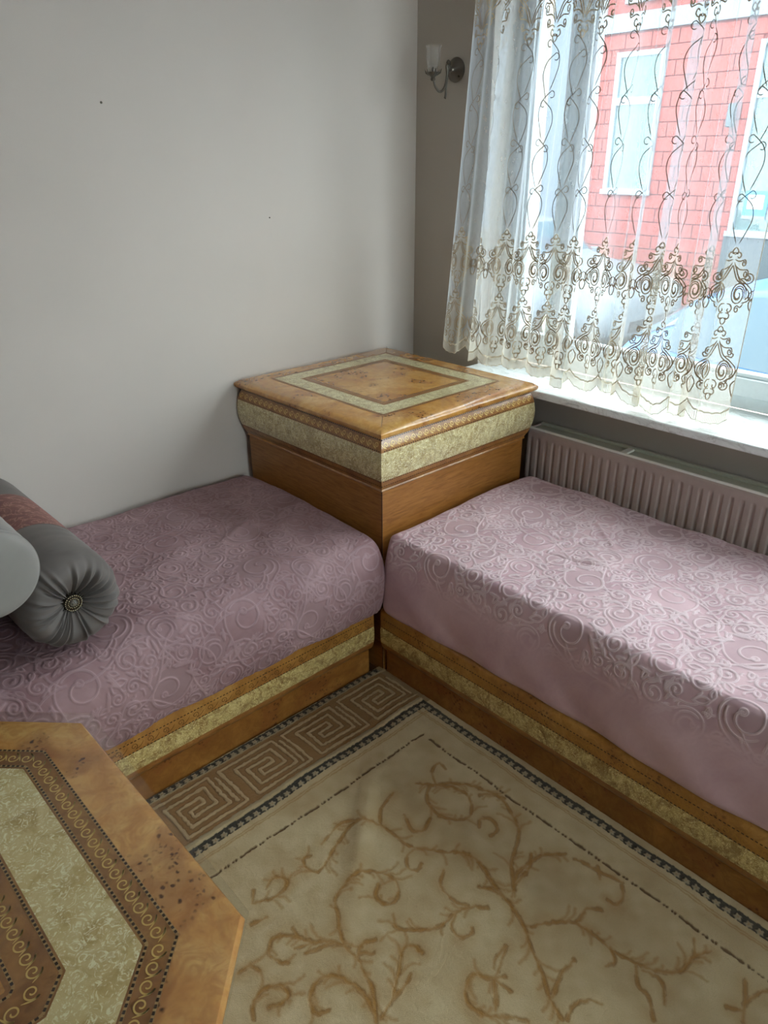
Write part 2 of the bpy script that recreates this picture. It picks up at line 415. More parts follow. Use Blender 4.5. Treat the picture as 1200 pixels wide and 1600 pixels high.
# ------------------------------------------------------------------ corner cabinet
def sweep_rect(x0, x1, y0, y1, prof):
    """closed mitred band: prof = [(inset, z)] around the rectangle"""
    V = []; n = len(prof)
    for ins, z in prof:
        V += [(x0+ins, y0+ins, z), (x1-ins, y0+ins, z), (x1-ins, y1-ins, z), (x0+ins, y1-ins, z)]
    F = []
    for i in range(n-1):
        for k in range(4): F.append((i*4+k, i*4+(k+1) % 4, (i+1)*4+(k+1) % 4, (i+1)*4+k))
    return V, F
def cabinet():
    X0, X1, Y0, Y1 = -.937, -.164, -.800, -.004
    root = empty('corner_cabinet', ((X0+X1)/2, (Y0+Y1)/2, 0), label='square burl veneer corner cabinet with pearl inlay between the two daybeds', cat='cabinet')
    def ch(o): o.parent = root; o.matrix_parent_inverse = root.matrix_basis.inverted(); return o
    O = .030
    # ogee: inset from the slab rim by height
    zt = np.array([.696, .704, .716, .732, .750, .775, .800, .825, .845, .860, .872]); it = np.array([.030, .0235, .018, .0125, .008, .004, .0035, .006, .010, .016, .023])
    zz = np.linspace(.696, .872, 45); ins = np.interp(zz, zt, it)
    ins = np.convolve(np.pad(ins, 2, mode='edge'), np.ones(5)/5, 'valid')
    def slc(a, b): 
        z = np.unique(np.concatenate([[a], zz[(zz > a) & (zz < b)], [b]])); return list(zip(np.interp(z, zz, ins), z))
    def band(nm, a, b, m):
        V, F = sweep_rect(X0, X1, Y0, Y1, slc(a, b)); return ch(obj(nm, V, F, m, None, False))
    band('lower_band', .696, .734, M_band); band('pearl_band', .734, .830, M_mop); band('upper_band', .830, .8722, M_band)
    V, F = sweep_rect(X0, X1, Y0, Y1, [(.05, .69), (O, .6965)]); 
    ch(MB().box(X0+O, X1-O, Y0+O, Y1-O, 0, .70).build('body', M_grain))
    ch(MB().add(*sweep_rect(X0, X1, Y0, Y1, [(O-.002, .690), (O-.006, .694), (O-.002, .699)])).build('bead_moulding', M_band))
    # top slab with bullnose
    pr = [(.022, .8722)]+[(.010-.010*math.sin(a), .8865-.0125*math.cos(a)) for a in np.linspace(0, PI*.62, 9)]+[(.016, .902), (.030, .9065), (.042, .908)]
    V, F = sweep_rect(X0, X1, Y0, Y1, pr); n = len(pr)
    F = list(F)+[((n-1)*4, (n-1)*4+1, (n-1)*4+2, (n-1)*4+3)]
    top = ch(obj('top_slab', V, F, M_burl, None, True))
    if hasattr(top.data, 'set_sharp_from_angle'): top.data.set_sharp_from_angle(angle=math.radians(35))
    zt_ = .9081
    def ring(nm, a, b, m, z):
        x0, x1, y0, y1 = X0+a, X1-a, Y0+a, Y1-a; u0, u1, v0, v1 = X0+b, X1-b, Y0+b, Y1-b
        V = [(x0, y0, z), (x1, y0, z), (x1, y1, z), (x0, y1, z), (u0, v0, z), (u1, v0, z), (u1, v1, z), (u0, v1, z)]
        return ch(obj(nm, V, [(k, (k+1) % 4, 4+(k+1) % 4, 4+k) for k in range(4)], m))
    ring('inlay_border', .094, .203, M_band, zt_); ring('pearl_inlay', .108, .174, M_mop, zt_+.0003)
    # mitre joints
    for (a, b) in (((X0+.02, Y0+.02), (X0+.094, Y0+.094)), ((X1-.02, Y0+.02), (X1-.094, Y0+.094)), ((X0+.02, Y1-.02), (X0+.094, Y1-.094)), ((X1-.02, Y1-.02), (X1-.094, Y1-.094))):
        d = Vector((b[0]-a[0], b[1]-a[1])).normalized(); nn = Vector((-d.y, d.x))*.0006
        ch(MB().add([(a[0]+nn.x, a[1]+nn.y, .9086), (a[0]-nn.x, a[1]-nn.y, .9086), (b[0]-nn.x, b[1]-nn.y, .9086), (b[0]+nn.x, b[1]+nn.y, .9086)], [(0, 1, 2, 3)]).build('mitre_joint', M_seam))
    D = []
    for ins_ in (.100, .182, .197):
        for k in range(4):
            a = X0+ins_; b = X1-ins_; c = Y0+ins_; d = Y1-ins_
            L = (b-a) if k % 2 == 0 else (d-c)
            if k == 0: fm = lambda P, a=a, c=c: np.stack([a+P[:, 0], c+P[:, 1], np.full(len(P), zt_+.0006)], 1)
            if k == 2: fm = lambda P, a=a, d=d: np.stack([a+P[:, 0], d+P[:, 1], np.full(len(P), zt_+.0006)], 1)
            if k == 1: fm = lambda P, b=b, c=c: np.stack([b+P[:, 1], c+P[:, 0], np.full(len(P), zt_+.0006)], 1)
            if k == 3: fm = lambda P, a=a, c=c: np.stack([a+P[:, 1], c+P[:, 0], np.full(len(P), zt_+.0006)], 1)
            D.append(dots(L, 0, .0095, .0055, .0024, fm))
    Vd, Fd = merge(D); tag(ch(obj('dotted_inlay', Vd, Fd, M_dot)), kind='stuff')
    # fronts of the ogee
    def side(k):
        def fm(P):
            s, z = P[:, 0], P[:, 1]; i = np.interp(z, zz, ins)-.0006
            if k == 0: return np.stack([X0+i, -s, z], 1)
            return np.stack([X0+s, Y0+i, z], 1)
        return fm
    D = []; G = []
    for k in (0, 1):
        L = (Y1-Y0) if k == 0 else (X1-X0); f = side(k); m = .012; s0 = m+(.004 if k == 0 else 0)
        for z in (.868-.002, .8335, .7315, .713): D.append(dots(L-2*m, z, .0095, .0056, .0030, f, s0))
        G += [ribbons(running_scroll(L-2*m-.01, .850, .030, .0195, s0+.005), .0021, f)]
    Vd, Fd = merge(D); tag(ch(obj('dotted_inlay', Vd, Fd, M_dot)), kind='stuff')
    for Vg, Fg in G: ch(obj('gilt_scrollwork', Vg, Fg, M_gold))
    ch(MB().box(X0+O-.001, X0+O+.0012, Y0+O-.001, Y0+O+.0012, 0, .692).build('corner_joint', M_seam))
    return root
cabinet()

# ------------------------------------------------------------------ daybed bases
def base(name, label, axis, s_start, s_end, face, back, group):
    """axis 'x': runs along x, face at y=face ; axis 'y': runs along y, face at x=face"""
    def mp(s, off, z):           # off = inset behind the face
        return (s, face+off, z) if axis == 'x' else (face+off, s, z)
    mid = (s_start+s_end)/2
    root = empty(name, mp(mid, .3, 0), label=label, cat='daybed', group=group)
    def ch(o): o.parent = root; o.matrix_parent_inverse = root.matrix_basis.inverted(); return o
    def boxp(nm, a, b, o0, o1, z0, z1, m, bev=0):
        p = mp(a, o0, z0); q = mp(b, o1, z1)
        return ch(MB().box(min(p[0], q[0]), max(p[0], q[0]), min(p[1], q[1]), max(p[1], q[1]), z0, z1, bev).build(nm, m))
    dep = abs(back-face)
    boxp('platform', s_start, s_end, .033, dep, .02, .275, M_plinth)
    boxp('plinth', s_start, s_end, .028, .045, 0, .10, M_plinth)
    prof = {'top_rail': [(.032, .2615), (.030, .272), (.022, .2762), (.010, .2756), (.003, .270), (.0005, .262), (0, .250), (0, .204)],
            'pearl_band': [(0, .204), (-.0015, .19), (-.002, .172), (-.001, .155), (.001, .142)],
            'cove_band': [(.001, .142), (.003, .130), (.008, .118), (.016, .108), (.024, .101), (.030, .096)]}
    for nm, m in (('top_rail', M_burl_rail), ('pearl_band', M_mop_rail), ('cove_band', M_band)):
        pr = prof[nm]; V = [mp(s, o, z) for s in (s_start, s_end) for o, z in pr]; n = len(pr)
        F = [(i, i+1, n+i+1, n+i) for i in range(n-1)]
        o = ch(obj(nm, V, F, m, None, True))
    # end face closing the profile
    pr = [(.032, .2615)]+prof['top_rail'][1:]+prof['pearl_band'][1:]+prof['cove_band'][1:]+[(.032, .096)]
    V = [mp(s_start, o, z) for o, z in pr]; ch(obj('end_face', V, [tuple(range(len(pr)))], M_burl_rail))
    allp = sorted([(z, o) for o, z in prof['top_rail'][4:]+prof['pearl_band']+prof['cove_band']])
    pz = np.array([a for a, b in allp]); po = np.array([b for a, b in allp])
    sg = 1 if s_end > s_start else -1
    def fm(P):
        s = s_start+sg*P[:, 0]; z = P[:, 1]; o = np.interp(z, pz, po)-.0005
        return np.stack([s, face+o, z], 1) if axis == 'x' else np.stack([face+o, s, z], 1)
    L = abs(s_end-s_start)-.02
    D = [dots(L, z, .0105, .0062, .0030, fm, .01) for z in (.2400, .2060, .1030)]
    V, F = merge(D); tag(ch(obj('dotted_inlay', V, F, M_dot)), kind='stuff')
    V, F = ribbons(running_scroll(L, .223, .046, .021, .01), .0017, fm)
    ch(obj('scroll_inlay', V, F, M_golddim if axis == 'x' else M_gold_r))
    return root
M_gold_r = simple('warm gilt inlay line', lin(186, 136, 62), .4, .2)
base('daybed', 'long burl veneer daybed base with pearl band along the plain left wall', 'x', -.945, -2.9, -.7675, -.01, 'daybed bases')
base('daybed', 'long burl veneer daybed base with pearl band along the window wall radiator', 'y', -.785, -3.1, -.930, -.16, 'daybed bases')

# ------------------------------------------------------------------ embossed velvet
def raster_lines(lines, N, size, hw, wrap=True, out=None, widths=None):
    """distance field (metres) to polylines on an NxN tile of the given size, toroidal"""
    D = np.full((N, N), 9., dtype=np.float32) if out is None else out
    px = size/N; R = int(hw*3/px)+2
    o = np.arange(-R, R+1)
    OX, OY = np.meshgrid(o, o, indexing='ij')
    for ln in lines:
        ln = np.asarray(ln); seg = np.linalg.norm(np.diff(ln, axis=0), axis=1); s = np.concatenate([[0], np.cumsum(seg)])
        if s[-1] < 1e-6: continue
        m = max(2, int(s[-1]/(px*1.3))); t = np.linspace(0, s[-1], m)
        P = np.stack([np.interp(t, s, ln[:, 0]), np.interp(t, s, ln[:, 1])], 1)/px
        for x, y in P:
            ix, iy = int(round(x)), int(round(y))
            d = np.hypot(OX+ix-x, OY+iy-y).astype(np.float32)*px
            I = (ix+OX) % N; J = (iy+OY) % N
            D[I, J] = np.minimum(D[I, J], d)
    return D
def damask_tile():
    N, S = 460, .46
    r = np.random.RandomState(11); C = []
    for rad, cnt in ((.066, 3), (.046, 5), (.031, 11), (.021, 18), (.015, 60), (.010, 90)):
        k = 0; tries = 0
        while k < cnt and tries < 4000:
            tries += 1; c = r.rand(2)*S
            if all(np.hypot(*((c-d[:2]+S/2) % S-S/2)) > (rad+d[2])*1.04 for d in C): C.append((c[0], c[1], rad)); k += 1
    L = []; leaf = []
    for k_ in range(6):
        p = r.rand(2)*S; a = r.rand()*2*PI; q = [p]; cv = r.uniform(.22, .4)*(1 if k_ % 2 else -1)
        for i in range(9): a += cv*math.cos(i/8*PI); q.append(q[-1]+.026*np.array([math.cos(a), math.sin(a)]))
        L.append(smooth_poly(q, 5))
    for x, y, R in C:
        s = 1 if r.rand() < .5 else -1; a0 = r.rand()*360
        if R > .018:
            sp = spiral(x, y, R*.96, R*.22, a0, s*1.35, 50); L.append(sp)
            # the curl ends in a bulb, with a half moon and lobes inside
            e_ = sp[-1]; L.append(spiral(e_[0], e_[1], R*.14, R*.10, a0, s*1.0, 16))
            if R > .028:
                L.append(spiral(x, y, R*.74, R*.66, a0+70, s*.42, 20))
                for j in range(4):
                    a = math.radians(a0+200+s*j*38); p = np.array([x, y])+R*.98*np.array([math.cos(a), math.sin(a)]); q_ = np.array([x, y])+R*1.42*np.array([math.cos(a+.5*s), math.sin(a+.5*s)])
                    n_ = np.array([-math.sin(a), math.cos(a)])*R*.12
                    L.append(smooth_poly([p, (p+q_)/2+n_, q_], 5)); L.append(smooth_poly([p, (p+q_)/2-n_, q_], 5))
            # tail sweeping away
            t = sp[0]-sp[1]; t /= np.linalg.norm(t); n = np.array([-t[1], t[0]])*s
            q = [sp[0]]; 
            for i in range(7): t = t+n*(-.16 if i > 2 else .05); t /= np.linalg.norm(t); q.append(q[-1]+t*R*.34)
            L.append(smooth_poly(q, 4))
            for j in range(int(R*130)):     # small fronds round the curl
                a = math.radians(a0)+j*2*PI/int(R*130); p = np.array([x, y])+R*1.03*np.array([math.cos(a), math.sin(a)])
                e = p+R*.34*np.array([math.cos(a+.9*s), math.sin(a+.9*s)])
                m = (p+e)/2+R*.10*np.array([-math.sin(a), math.cos(a)]); L.append(smooth_poly([p, m, e], 4))
        else:
            a = r.rand()*2*PI; ca, sa = math.cos(a), math.sin(a); l = R*1.35
            for w_ in (.55, -.55):
                q = [(-l, 0), (-l*.3, w_*R), (l*.4, w_*R*.8), (l, 0)]
                L.append(smooth_poly([(x+u*ca-v*sa, y+u*sa+v*ca) for u, v in q], 5))
            leaf.append((x, y, R, ca, sa))
    global TILE_LINES
    TILE_LINES = L
    D = raster_lines(L, N, S, .006)
    E = np.clip((.0026-D)/.0016+.5, 0, 1)
    P = np.zeros((N, N), np.float32); g = (np.arange(N)+.5)/N*S; GX, GY = np.meshgrid(g, g, indexing='ij')
    for i, (x, y, R) in enumerate(C):
        dx = (GX-x+S/2) % S-S/2; dy = (GY-y+S/2) % S-S/2
        if i % 3 != 1: P = np.maximum(P, np.clip((R*.98-np.hypot(dx, dy))/.002, 0, 1))
    return E.astype(np.float32), P*(1-E)
TE, TP = damask_tile()
def sample(T, u, v, S=.46):
    N = T.shape[0]; a = (u/S*N) % N; b = (v/S*N) % N
    i = np.floor(a).astype(int) % N; j = np.floor(b).astype(int) % N; fa = a-np.floor(a); fb = b-np.floor(b); i1 = (i+1) % N; j1 = (j+1) % N
    return T[i, j]*(1-fa)*(1-fb)+T[i1, j]*fa*(1-fb)+T[i, j1]*(1-fa)*fb+T[i1, j1]*fa*fb
def mattress(name, label, axis, s0, fine, s1, ctrl, rend, mat, amp, front_fade, seed, crease):
    """extruded soft section; ctrl = [(cross, z)] from the front bottom over the top to the back bottom"""
    pts = smooth_poly(np.array(ctrl), 16)
    seg = np.linalg.norm(np.diff(pts, axis=0), axis=1); S = np.concatenate([[0], np.cumsum(seg)])
    tt = np.arange(0, S[-1], .0026); c = np.interp(tt, S, pts[:, 0]); z = np.interp(tt, S, pts[:, 1])
    for _ in range(4):
        c[1:-1] = (c[:-2]+2*c[1:-1]+c[2:])/4; z[1:-1] = (z[:-2]+2*z[1:-1]+z[2:])/4
    dc, dz = np.gradient(c), np.gradient(z); ln = np.hypot(dc, dz); nc, nz = -dz/ln, dc/ln      # outward
    if nz[len(nz)//2] < 0: nc, nz = -nc, -nz
    sg = 1 if s1 > s0 else -1
    e = np.concatenate([[0, .0006, .0015], np.arange(.003, fine, .0026), np.arange(fine, abs(s1-s0)-.06, .02), abs(s1-s0)-np.linspace(.06, 0, 12)])
    def inset(d): return np.where(d < rend, rend-np.sqrt(np.maximum(rend**2-(rend-d)**2, 0)), 0)
    ins = inset(e)+inset(abs(s1-s0)-e)*1.
    Sg, C = np.meshgrid(s0+sg*e, c, indexing='ij'); _, Z = np.meshgrid(e, z, indexing='ij')
    U, Vv = np.meshgrid(e, tt, indexing='ij')
    zc = z.mean()
    C = C-nc[None, :]*ins[:, None]; Z = Z-nz[None, :]*ins[:, None]
    em = sample(TE, U+seed, Vv+seed*.7); pn = sample(TP, U+seed, Vv+seed*.7)
    k = np.clip((U-.01)/.03, 0, 1)*(U < fine)
    k = k*(front_fade(Vv))
    und = .004*np.sin(U*7.3+seed)*np.sin(Vv*8.1+1.3)+.003*np.sin(U*13.1+Vv*9.7+seed)+.0022*np.sin(U*29+3*np.sin(Vv*11))*np.sin(Vv*17+1)
    for (u_, v_, w_, h_, ang) in crease:
        du = (U-u_)*math.cos(ang)+(Vv-v_)*math.sin(ang); dv = -(U-u_)*math.sin(ang)+(Vv-v_)*math.cos(ang)
        und = und+h_*np.exp(-(dv/w_)**2)*np.exp(-(du/.10)**2)
    h = em*k*amp+und
    C = C+nc[None, :]*h; Z = Z+nz[None, :]*h
    V = np.stack([Sg, C, Z] if axis == 'x' else [C, Sg, Z], -1).reshape(-1, 3)
    F = grid_faces(len(e), len(tt))
    o = obj(name, V, F, mat, None, True)
    setattr_pt(o, 'emboss', em*k); setattr_pt(o, 'panel', pn*k)
    G = V.reshape(len(e), len(tt), 3); T = .46; ef = e[e < fine]
    def surf(P):
        i = np.interp(P[:, 0], e, np.arange(len(e))); j = np.interp(P[:, 1], tt, np.arange(len(tt)))
        i0 = np.minimum(i.astype(int), len(e)-2); j0 = np.minimum(j.astype(int), len(tt)-2); a = (i-i0)[:, None]; b = (j-j0)[:, None]
        p = G[i0, j0]*(1-a)*(1-b)+G[i0+1, j0]*a*(1-b)+G[i0, j0+1]*(1-a)*b+G[i0+1, j0+1]*a*b
        n0 = np.stack([0*j, np.interp(j, np.arange(len(tt)), nc), np.interp(j, np.arange(len(tt)), nz)], 1)
        if axis == 'y': n0 = n0[:, [1, 0, 2]]
        return p+n0*.0005
    rl = []
    for ln in TILE_LINES:
        t_ = np.gradient(ln, axis=0); t_ /= np.linalg.norm(t_, axis=1)[:, None]+1e-9; n_ = np.stack([-t_[:, 1], t_[:, 0]], 1)
        for sd in (1, -1):
            q0 = ln+n_*sd*.0024
            for iu in range(-1, int(fine/T)+2):
                for iv in range(-1, int(tt[-1]/T)+3):
                    q_ = q0+np.array([(iu)*T-seed % T, (iv)*T-(seed*.7) % T])
                    ok = (q_[:, 0] > .03) & (q_[:, 0] < fine-.01) & (q_[:, 1] > .02) & (q_[:, 1] < tt[-1]-.05) & (front_fade(q_[:, 1]) > .5)
                    idx = np.where(ok)[0]
                    if len(idx) < 3: continue
                    for seg_ in np.split(idx, np.where(np.diff(idx) > 1)[0]+1):
                        if len(seg_) > 2: rl.append(q_[seg_])
    Vr, Fr = ribbons(rl, .0013, surf)
    rb = obj('embossed_outline', Vr, Fr, mat, o, True); setattr_pt(rb, 'emboss', np.full(len(Vr), 1.6)); rb['kind'] = 'stuff'
    # plain ends and underside
    nV = len(tt); a = V.reshape(len(e), nV, 3)
    i0 = a[0]; i1 = a[-1]; mb = MB(); mb.add(i0, [tuple(range(nV))]); mb.add(i1, [tuple(range(nV))[::-1]])
    mb.add([a[0, 0], a[0, -1], a[-1, -1], a[-1, 0]], [(0, 1, 2, 3)])
    mb.build('underside', mat, o)
    return tag(o, label, 'mattress', 'mattresses')
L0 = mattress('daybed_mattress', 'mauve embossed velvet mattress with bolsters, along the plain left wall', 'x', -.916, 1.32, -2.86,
    [(-.772, .2775), (-.800, .290), (-.818, .350), (-.822, .420), (-.812, .478), (-.785, .522), (-.740, .545), (-.66, .553), (-.40, .556), (-.14, .552), (-.06, .548), (-.025, .53), (-.014, .49), (-.012, .40), (-.012, .2775)],
    .055, M_pink_l, .0016, lambda v: 1.0+0*v, .13, [(.12, .45, .02, -.006, .6), (.33, .62, .015, .006, -.5), (.6, .4, .02, -.005, .3)])
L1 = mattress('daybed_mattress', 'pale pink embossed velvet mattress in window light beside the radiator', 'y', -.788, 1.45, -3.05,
    [(-.928, .2775), (-.936, .300), (-.934, .400), (-.922, .490), (-.910, .532), (-.896, .549), (-.872, .553), (-.70, .556), (-.40, .557), (-.22, .553), (-.172, .545), (-.150, .52), (-.145, .46), (-.145, .36), (-.145, .2775)],
    .035, M_pink, .0016, lambda v: .08+.92*np.clip((v-.15)/.10, 0, 1), .31, [(.45, .66, .006, .007, 1.1), (.52, .55, .006, -.006, .2), (.5, .75, .008, .005, -.7)])

# ------------------------------------------------------------------ bolsters
def bolster(cx, cz, R, y0, y1, seg, cap, gathers, seed, flat=False):
    """returns list of (y-profile pieces) as dict name-> (V,F)"""
    r = np.random.RandomState(seed); th = np.linspace(0, 2*PI, seg, endpoint=False)
    if flat:
        prof = [(.001, -.012), (.3, -.013), (.6, -.012), (.85, -.008), (.96, -.002), (1.0, .004)]
    else:
        prof = [(.10, .022), (.20, .010), (.35, -.004), (.50, -.014), (.65, -.018), (.78, -.014), (.88, -.002), (.95, .016), (.985, .034), (1.0, .056)]
    pr = smooth_poly(np.array(prof), 6)
    rings = [(a*R, y0+(b if y1 > y0 else -b)) for a, b in pr]
    return th, rings
def make_bolster(name, label, cx, cz, R, yf, yb, mats, joints, seed, gathered=True, tilt=0):
    root = empty(name, (cx, (yf+yb)/2, cz-R), label=label, cat='bolster', group='bolster cushions')
    def ch(o): o.parent = root; o.matrix_parent_inverse = root.matrix_basis.inverted(); return o
    r = np.random.RandomState(seed); seg = 512 if gathered else 96
    th = np.linspace(0, 2*PI, seg, endpoint=False)
    folds = [(r.uniform(0, .16)+i*2*PI/19+r.uniform(-.06, .06), r.uniform(.5, 1.0), r.uniform(.86, 1.25), r.uniform(-.25, .25)) for i in range(19)]
    def surf(rad, y, frac):
        """ring of points; frac 0 centre .. 1 rim .. >1 along the barrel"""
        h = np.zeros(seg)
        if gathered:
            for a, s, reach, sk in folds:
                aa = a+sk*frac
                d = (th-aa+PI) % (2*PI)-PI
                w = .055+.05*frac
                env = np.clip((reach-frac)/.35, 0, 1)*np.clip(frac/.12, 0, 1)
                h += s*env*.010*(np.exp(-(d/(w*.55))**2)-1.0*np.exp(-((d-w*1.15)/(w*.6))**2))
        sgn = 1
        nx = min(1, max(0, (frac-.75)/.3))
        rr_ = rad+h*nx; yy = y-np.sign(yb-yf)*h*(1-nx)
        sag = 1
        return np.stack([cx+rr_*np.cos(th), yy, cz+rr_*np.sin(th)*sag], 1)
    sg = np.sign(yb-yf)
    if gathered: prof = [(.10, .020), (.20, .008), (.35, -.006), (.50, -.016), (.65, -.020), (.78, -.015), (.88, -.002), (.95, .018), (.985, .036), (1.0, .060)]
    else: prof = [(.001, -.010), (.3, -.011), (.6, -.010), (.85, -.007), (.96, .000), (1.0, .008)]
    pr = smooth_poly(np.array(prof), 5)
    capA = [(a, yf+sg*b, a) for a, b in pr]
    ys = list(np.linspace(capA[-1][1], joints[0], 14)[1:])
    V = [surf(a*R, y, f) for a, y, f in capA]+[surf(R*(1+.004*math.sin(i*2)), y, 1+(y-capA[-1][1])*sg/R*.9) for i, y in enumerate(ys)]
    def mesh(nm, rings, m): return ch(obj(nm, np.vstack(rings), grid_faces(len(rings), seg, True), m, None, True))
    mesh('front_cover', V, mats[0])
    if len(joints) > 1:
        yy = np.linspace(joints[0], joints[1], 12)
        mesh('middle_band', [surf(R*(1.0+.006*math.sin(PI*i/11)), y, 9) for i, y in enumerate(yy)], mats[1])
        ch(MB().lathe([(R*.99, joints[0]-.002), (R*1.006, joints[0]), (R*.99, joints[0]+.002)], (cx, 0, cz), 'Y', 64).build('seam', mats[0]))
    capB = [(a, yb-sg*b, a) for a, b in pr][::-1]
    ys = list(np.linspace(joints[-1], capB[0][1], 8)[:-1])
    V = [surf(R, y, 9) for y in ys]+[surf(a*R, y, 9) for a, y, f in capB]
    mesh('back_cover', V, mats[2])
    return root, ch
def brooch(ch, cx, cz, y):
    b = ch(MB().lathe([(.001, y-.006), (.020, y-.005), (.024, y-.001), (.024, y+.012)], (cx, 0, cz), 'Y', 36).build('brooch_disc', M_steel, None, True))
    bd = MB(); pt = MB()
    for rr_, n, s in ((.0125, 16, .0016), (.0195, 24, .0017)):
        for i in range(n):
            a = 2*PI*i/n; c = (cx+rr_*math.cos(a), y-.0065, cz+rr_*math.sin(a))
            bd.lathe([(s*math.sin(t), -s*math.cos(t)) for t in np.linspace(.2, PI-.2, 5)], c, 'Y', 8)
    for i in range(26):
        a = 2*PI*i/26; p = Vector((cx+.023*math.cos(a), y, cz+.023*math.sin(a))); q = Vector((cx+.029*math.cos(a), y-.001, cz+.029*math.sin(a)))
        pt.tube([p, q], [.0016, .0008], 6)
    ch(tag(bd.build('bead_ring', M_bead, None, True), kind='stuff')); ch(tag(pt.build('point_ring', M_steel), kind='stuff'))
    ch(MB().lathe([(.001, y-.0135), (.0045, y-.0125), (.0090, y-.0085), (.0098, y-.005), (.0098, y-.001)], (cx, 0, cz), 'Y', 8).build('crystal', M_crystal))
ZB = .563
bx, bz, BR = -1.872, ZB+.122, .122
_, ch = make_bolster('bolster_cushion', 'charcoal bolster with burgundy middle band and jewelled gathered end', bx, bz, BR, -.735, -.03, (M_charcoal, M_burg, M_charcoal), (-.510, -.255), 3)
brooch(ch, bx, bz, -.735+.006)
bx2 = -2.205
_, ch = make_bolster('bolster_cushion', 'charcoal bolster with jewelled end behind the silver one, mostly outside the picture', bx2, bz, BR, -.735, -.03, (M_charcoal, M_burg, M_charcoal), (-.510, -.255), 5)
brooch(ch, bx2, bz, -.735+.006)
r3 = .103; hx = (bx-bx2)/2; dz = math.sqrt((BR+r3+.002)**2-hx**2)
_, ch = make_bolster('bolster_cushion', 'plain silver grey bolster with flat round end resting against the charcoal one', (bx+bx2)/2, bz+dz, r3, -.775, -.06, (M_silver, M_silver, M_silver), (-.5,), 8, gathered=False)
ch(MB().lathe([(r3*.985, -.770), (r3*1.012, -.7685), (r3*1.012, -.7655), (r3*.985, -.764)], ((bx+bx2)/2, 0, bz+dz), 'Y', 72).build('piping', M_silver, None, True))
M_string = simple('pale stringing', lin(196, 160, 104), .35)

# ------------------------------------------------------------------ octagonal coffee table
def table():
    ZT = .580; XR = -1.990; Y1, Y0 = -1.017, -1.621; c = .185; XL = -2.90
    def octo(i):     # inset polygon (counter-clockwise)
        k = i*(math.sqrt(2)-1)
        x1 = XR-i; x0 = XL+i; yt = Y1+c-i; yb = Y0-c+i
        return [(x1, Y0+k), (x1, Y1-k), (XR-c-k, yt), (XL+c+k, yt), (x0, Y1-k), (x0, Y0+k), (XL+c+k, yb), (XR-c-k, yb)]
    root = empty('coffee_table', (-2.445, -1.319, 0), label='low octagonal burl veneer coffee table with pearl and gilt inlay, front left', cat='table')
    def ch(o): o.parent = root; o.matrix_parent_inverse = root.matrix_basis.inverted(); return o
    T = .034
    pr = [(.016, ZT-T)]+[(.012-.012*math.sin(a), ZT-T/2-T*.47*math.cos(a)) for a in np.linspace(.2, PI*.82, 10)]+[(.014, ZT-.0012), (.022, ZT)]
    V = []; F = []
    for i, z in pr: V += [(x, y, z) for x, y in octo(i)]
    n = len(pr)
    for a in range(n-1):
        for k in range(8): F.append((a*8+k, a*8+(k+1) % 8, (a+1)*8+(k+1) % 8, (a+1)*8+k))
    F.append(tuple((n-1)*8+k for k in range(8))); F.append(tuple(range(8))[::-1])
    top = ch(obj('tabletop', V, F, M_burl_table, None, True)); 
    if hasattr(top.data, 'set_sharp_from_angle'): top.data.set_sharp_from_angle(angle=math.radians(25))
    def ring(nm, a, b, m, z):
        V = [(x, y, z) for x, y in octo(a)]+[(x, y, z) for x, y in octo(b)]
        return ch(obj(nm, V, [(k, (k+1) % 8, 8+(k+1) % 8, 8+k) for k in range(8)], m))
    ring('inlay_border', .090, .312, M_band, ZT+.0003)
    ring('pearl_inlay', .140, .238, M_mop_table, ZT+.0006)
    D = []; G = []; W_ = []
    def edges(i):
        P = octo(i); return [(np.array(P[k]), np.array(P[(k+1) % 8])) for k in range(8)]
    def fmap(a, b, z):
        d = (b-a)/np.linalg.norm(b-a); nn = np.array([-d[1], d[0]])
        return lambda P: np.concatenate([a+P[:, :1]*d+P[:, 1:]*nn, np.full((len(P), 1), z)], 1)
    for i in (.093, .134, .244, .302):
        for a, b in edges(i):
            D.append(dots(np.linalg.norm(b-a), 0, .0092, .0055, .0042, fmap(a, b, ZT+.0011)))
            W_.append(dots(np.linalg.norm(b-a), 0, 9, np.linalg.norm(b-a), .0050, fmap(a, b, ZT+.0008)))
    for i in (.1135, .273):
        G = []
        for a, b in edges(i):
            L = np.linalg.norm(b-a)
            G.append(ribbons(running_scroll(L-.006, 0, .0275, .0255, .003), .0026, fmap(a, b, ZT+.0010)))
        V, F = merge(G); ch(obj('gilt_scrollwork', V, F, M_gold))
    V, F = merge(D); tag(ch(obj('dotted_inlay', V, F, M_dot)), kind='stuff')
    V, F = merge(W_); ch(obj('stringing', V, F, M_string))
    # pedestal below
    V = []; F = []; pr = [(.20, ZT-T), (.21, ZT-T-.03), (.235, .44), (.24, .36), (.215, .28), (.20, .20), (.20, .09), (.175, .08), (.17, .0)]
    pr = pr[::-1]
    for i, z in pr: V += [(x, y, z+.0) for x, y in octo(i)]
    n = len(pr)
    for a in range(n-1):
        for k in range(8): F.append((a*8+k, a*8+(k+1) % 8, (a+1)*8+(k+1) % 8, (a+1)*8+k))
    F.append(tuple(range(8))[::-1]); F.append(tuple((n-1)*8+k for k in range(8)))
    V = [(x, y, max(z, .0195)) for x, y, z in V]
    ch(obj('pedestal', V, F, M_burl_rail))
    # clear cover, lying slightly askew
    cov = [(-1.984, -1.626), (-1.970, -1.012), (-2.160, -.824), (XL+.21, -.815), (XL-.004, -1.01), (XL-.012, -1.62), (XL+.18, -1.81), (-2.170, -1.812)]
    m = MB().prism(cov, ZT+.0016, ZT+.0036)
    tag(m.build('table_cover', M_film), 'clear plastic cover sheet lying on the octagonal table, slightly askew', 'table cover')
table()

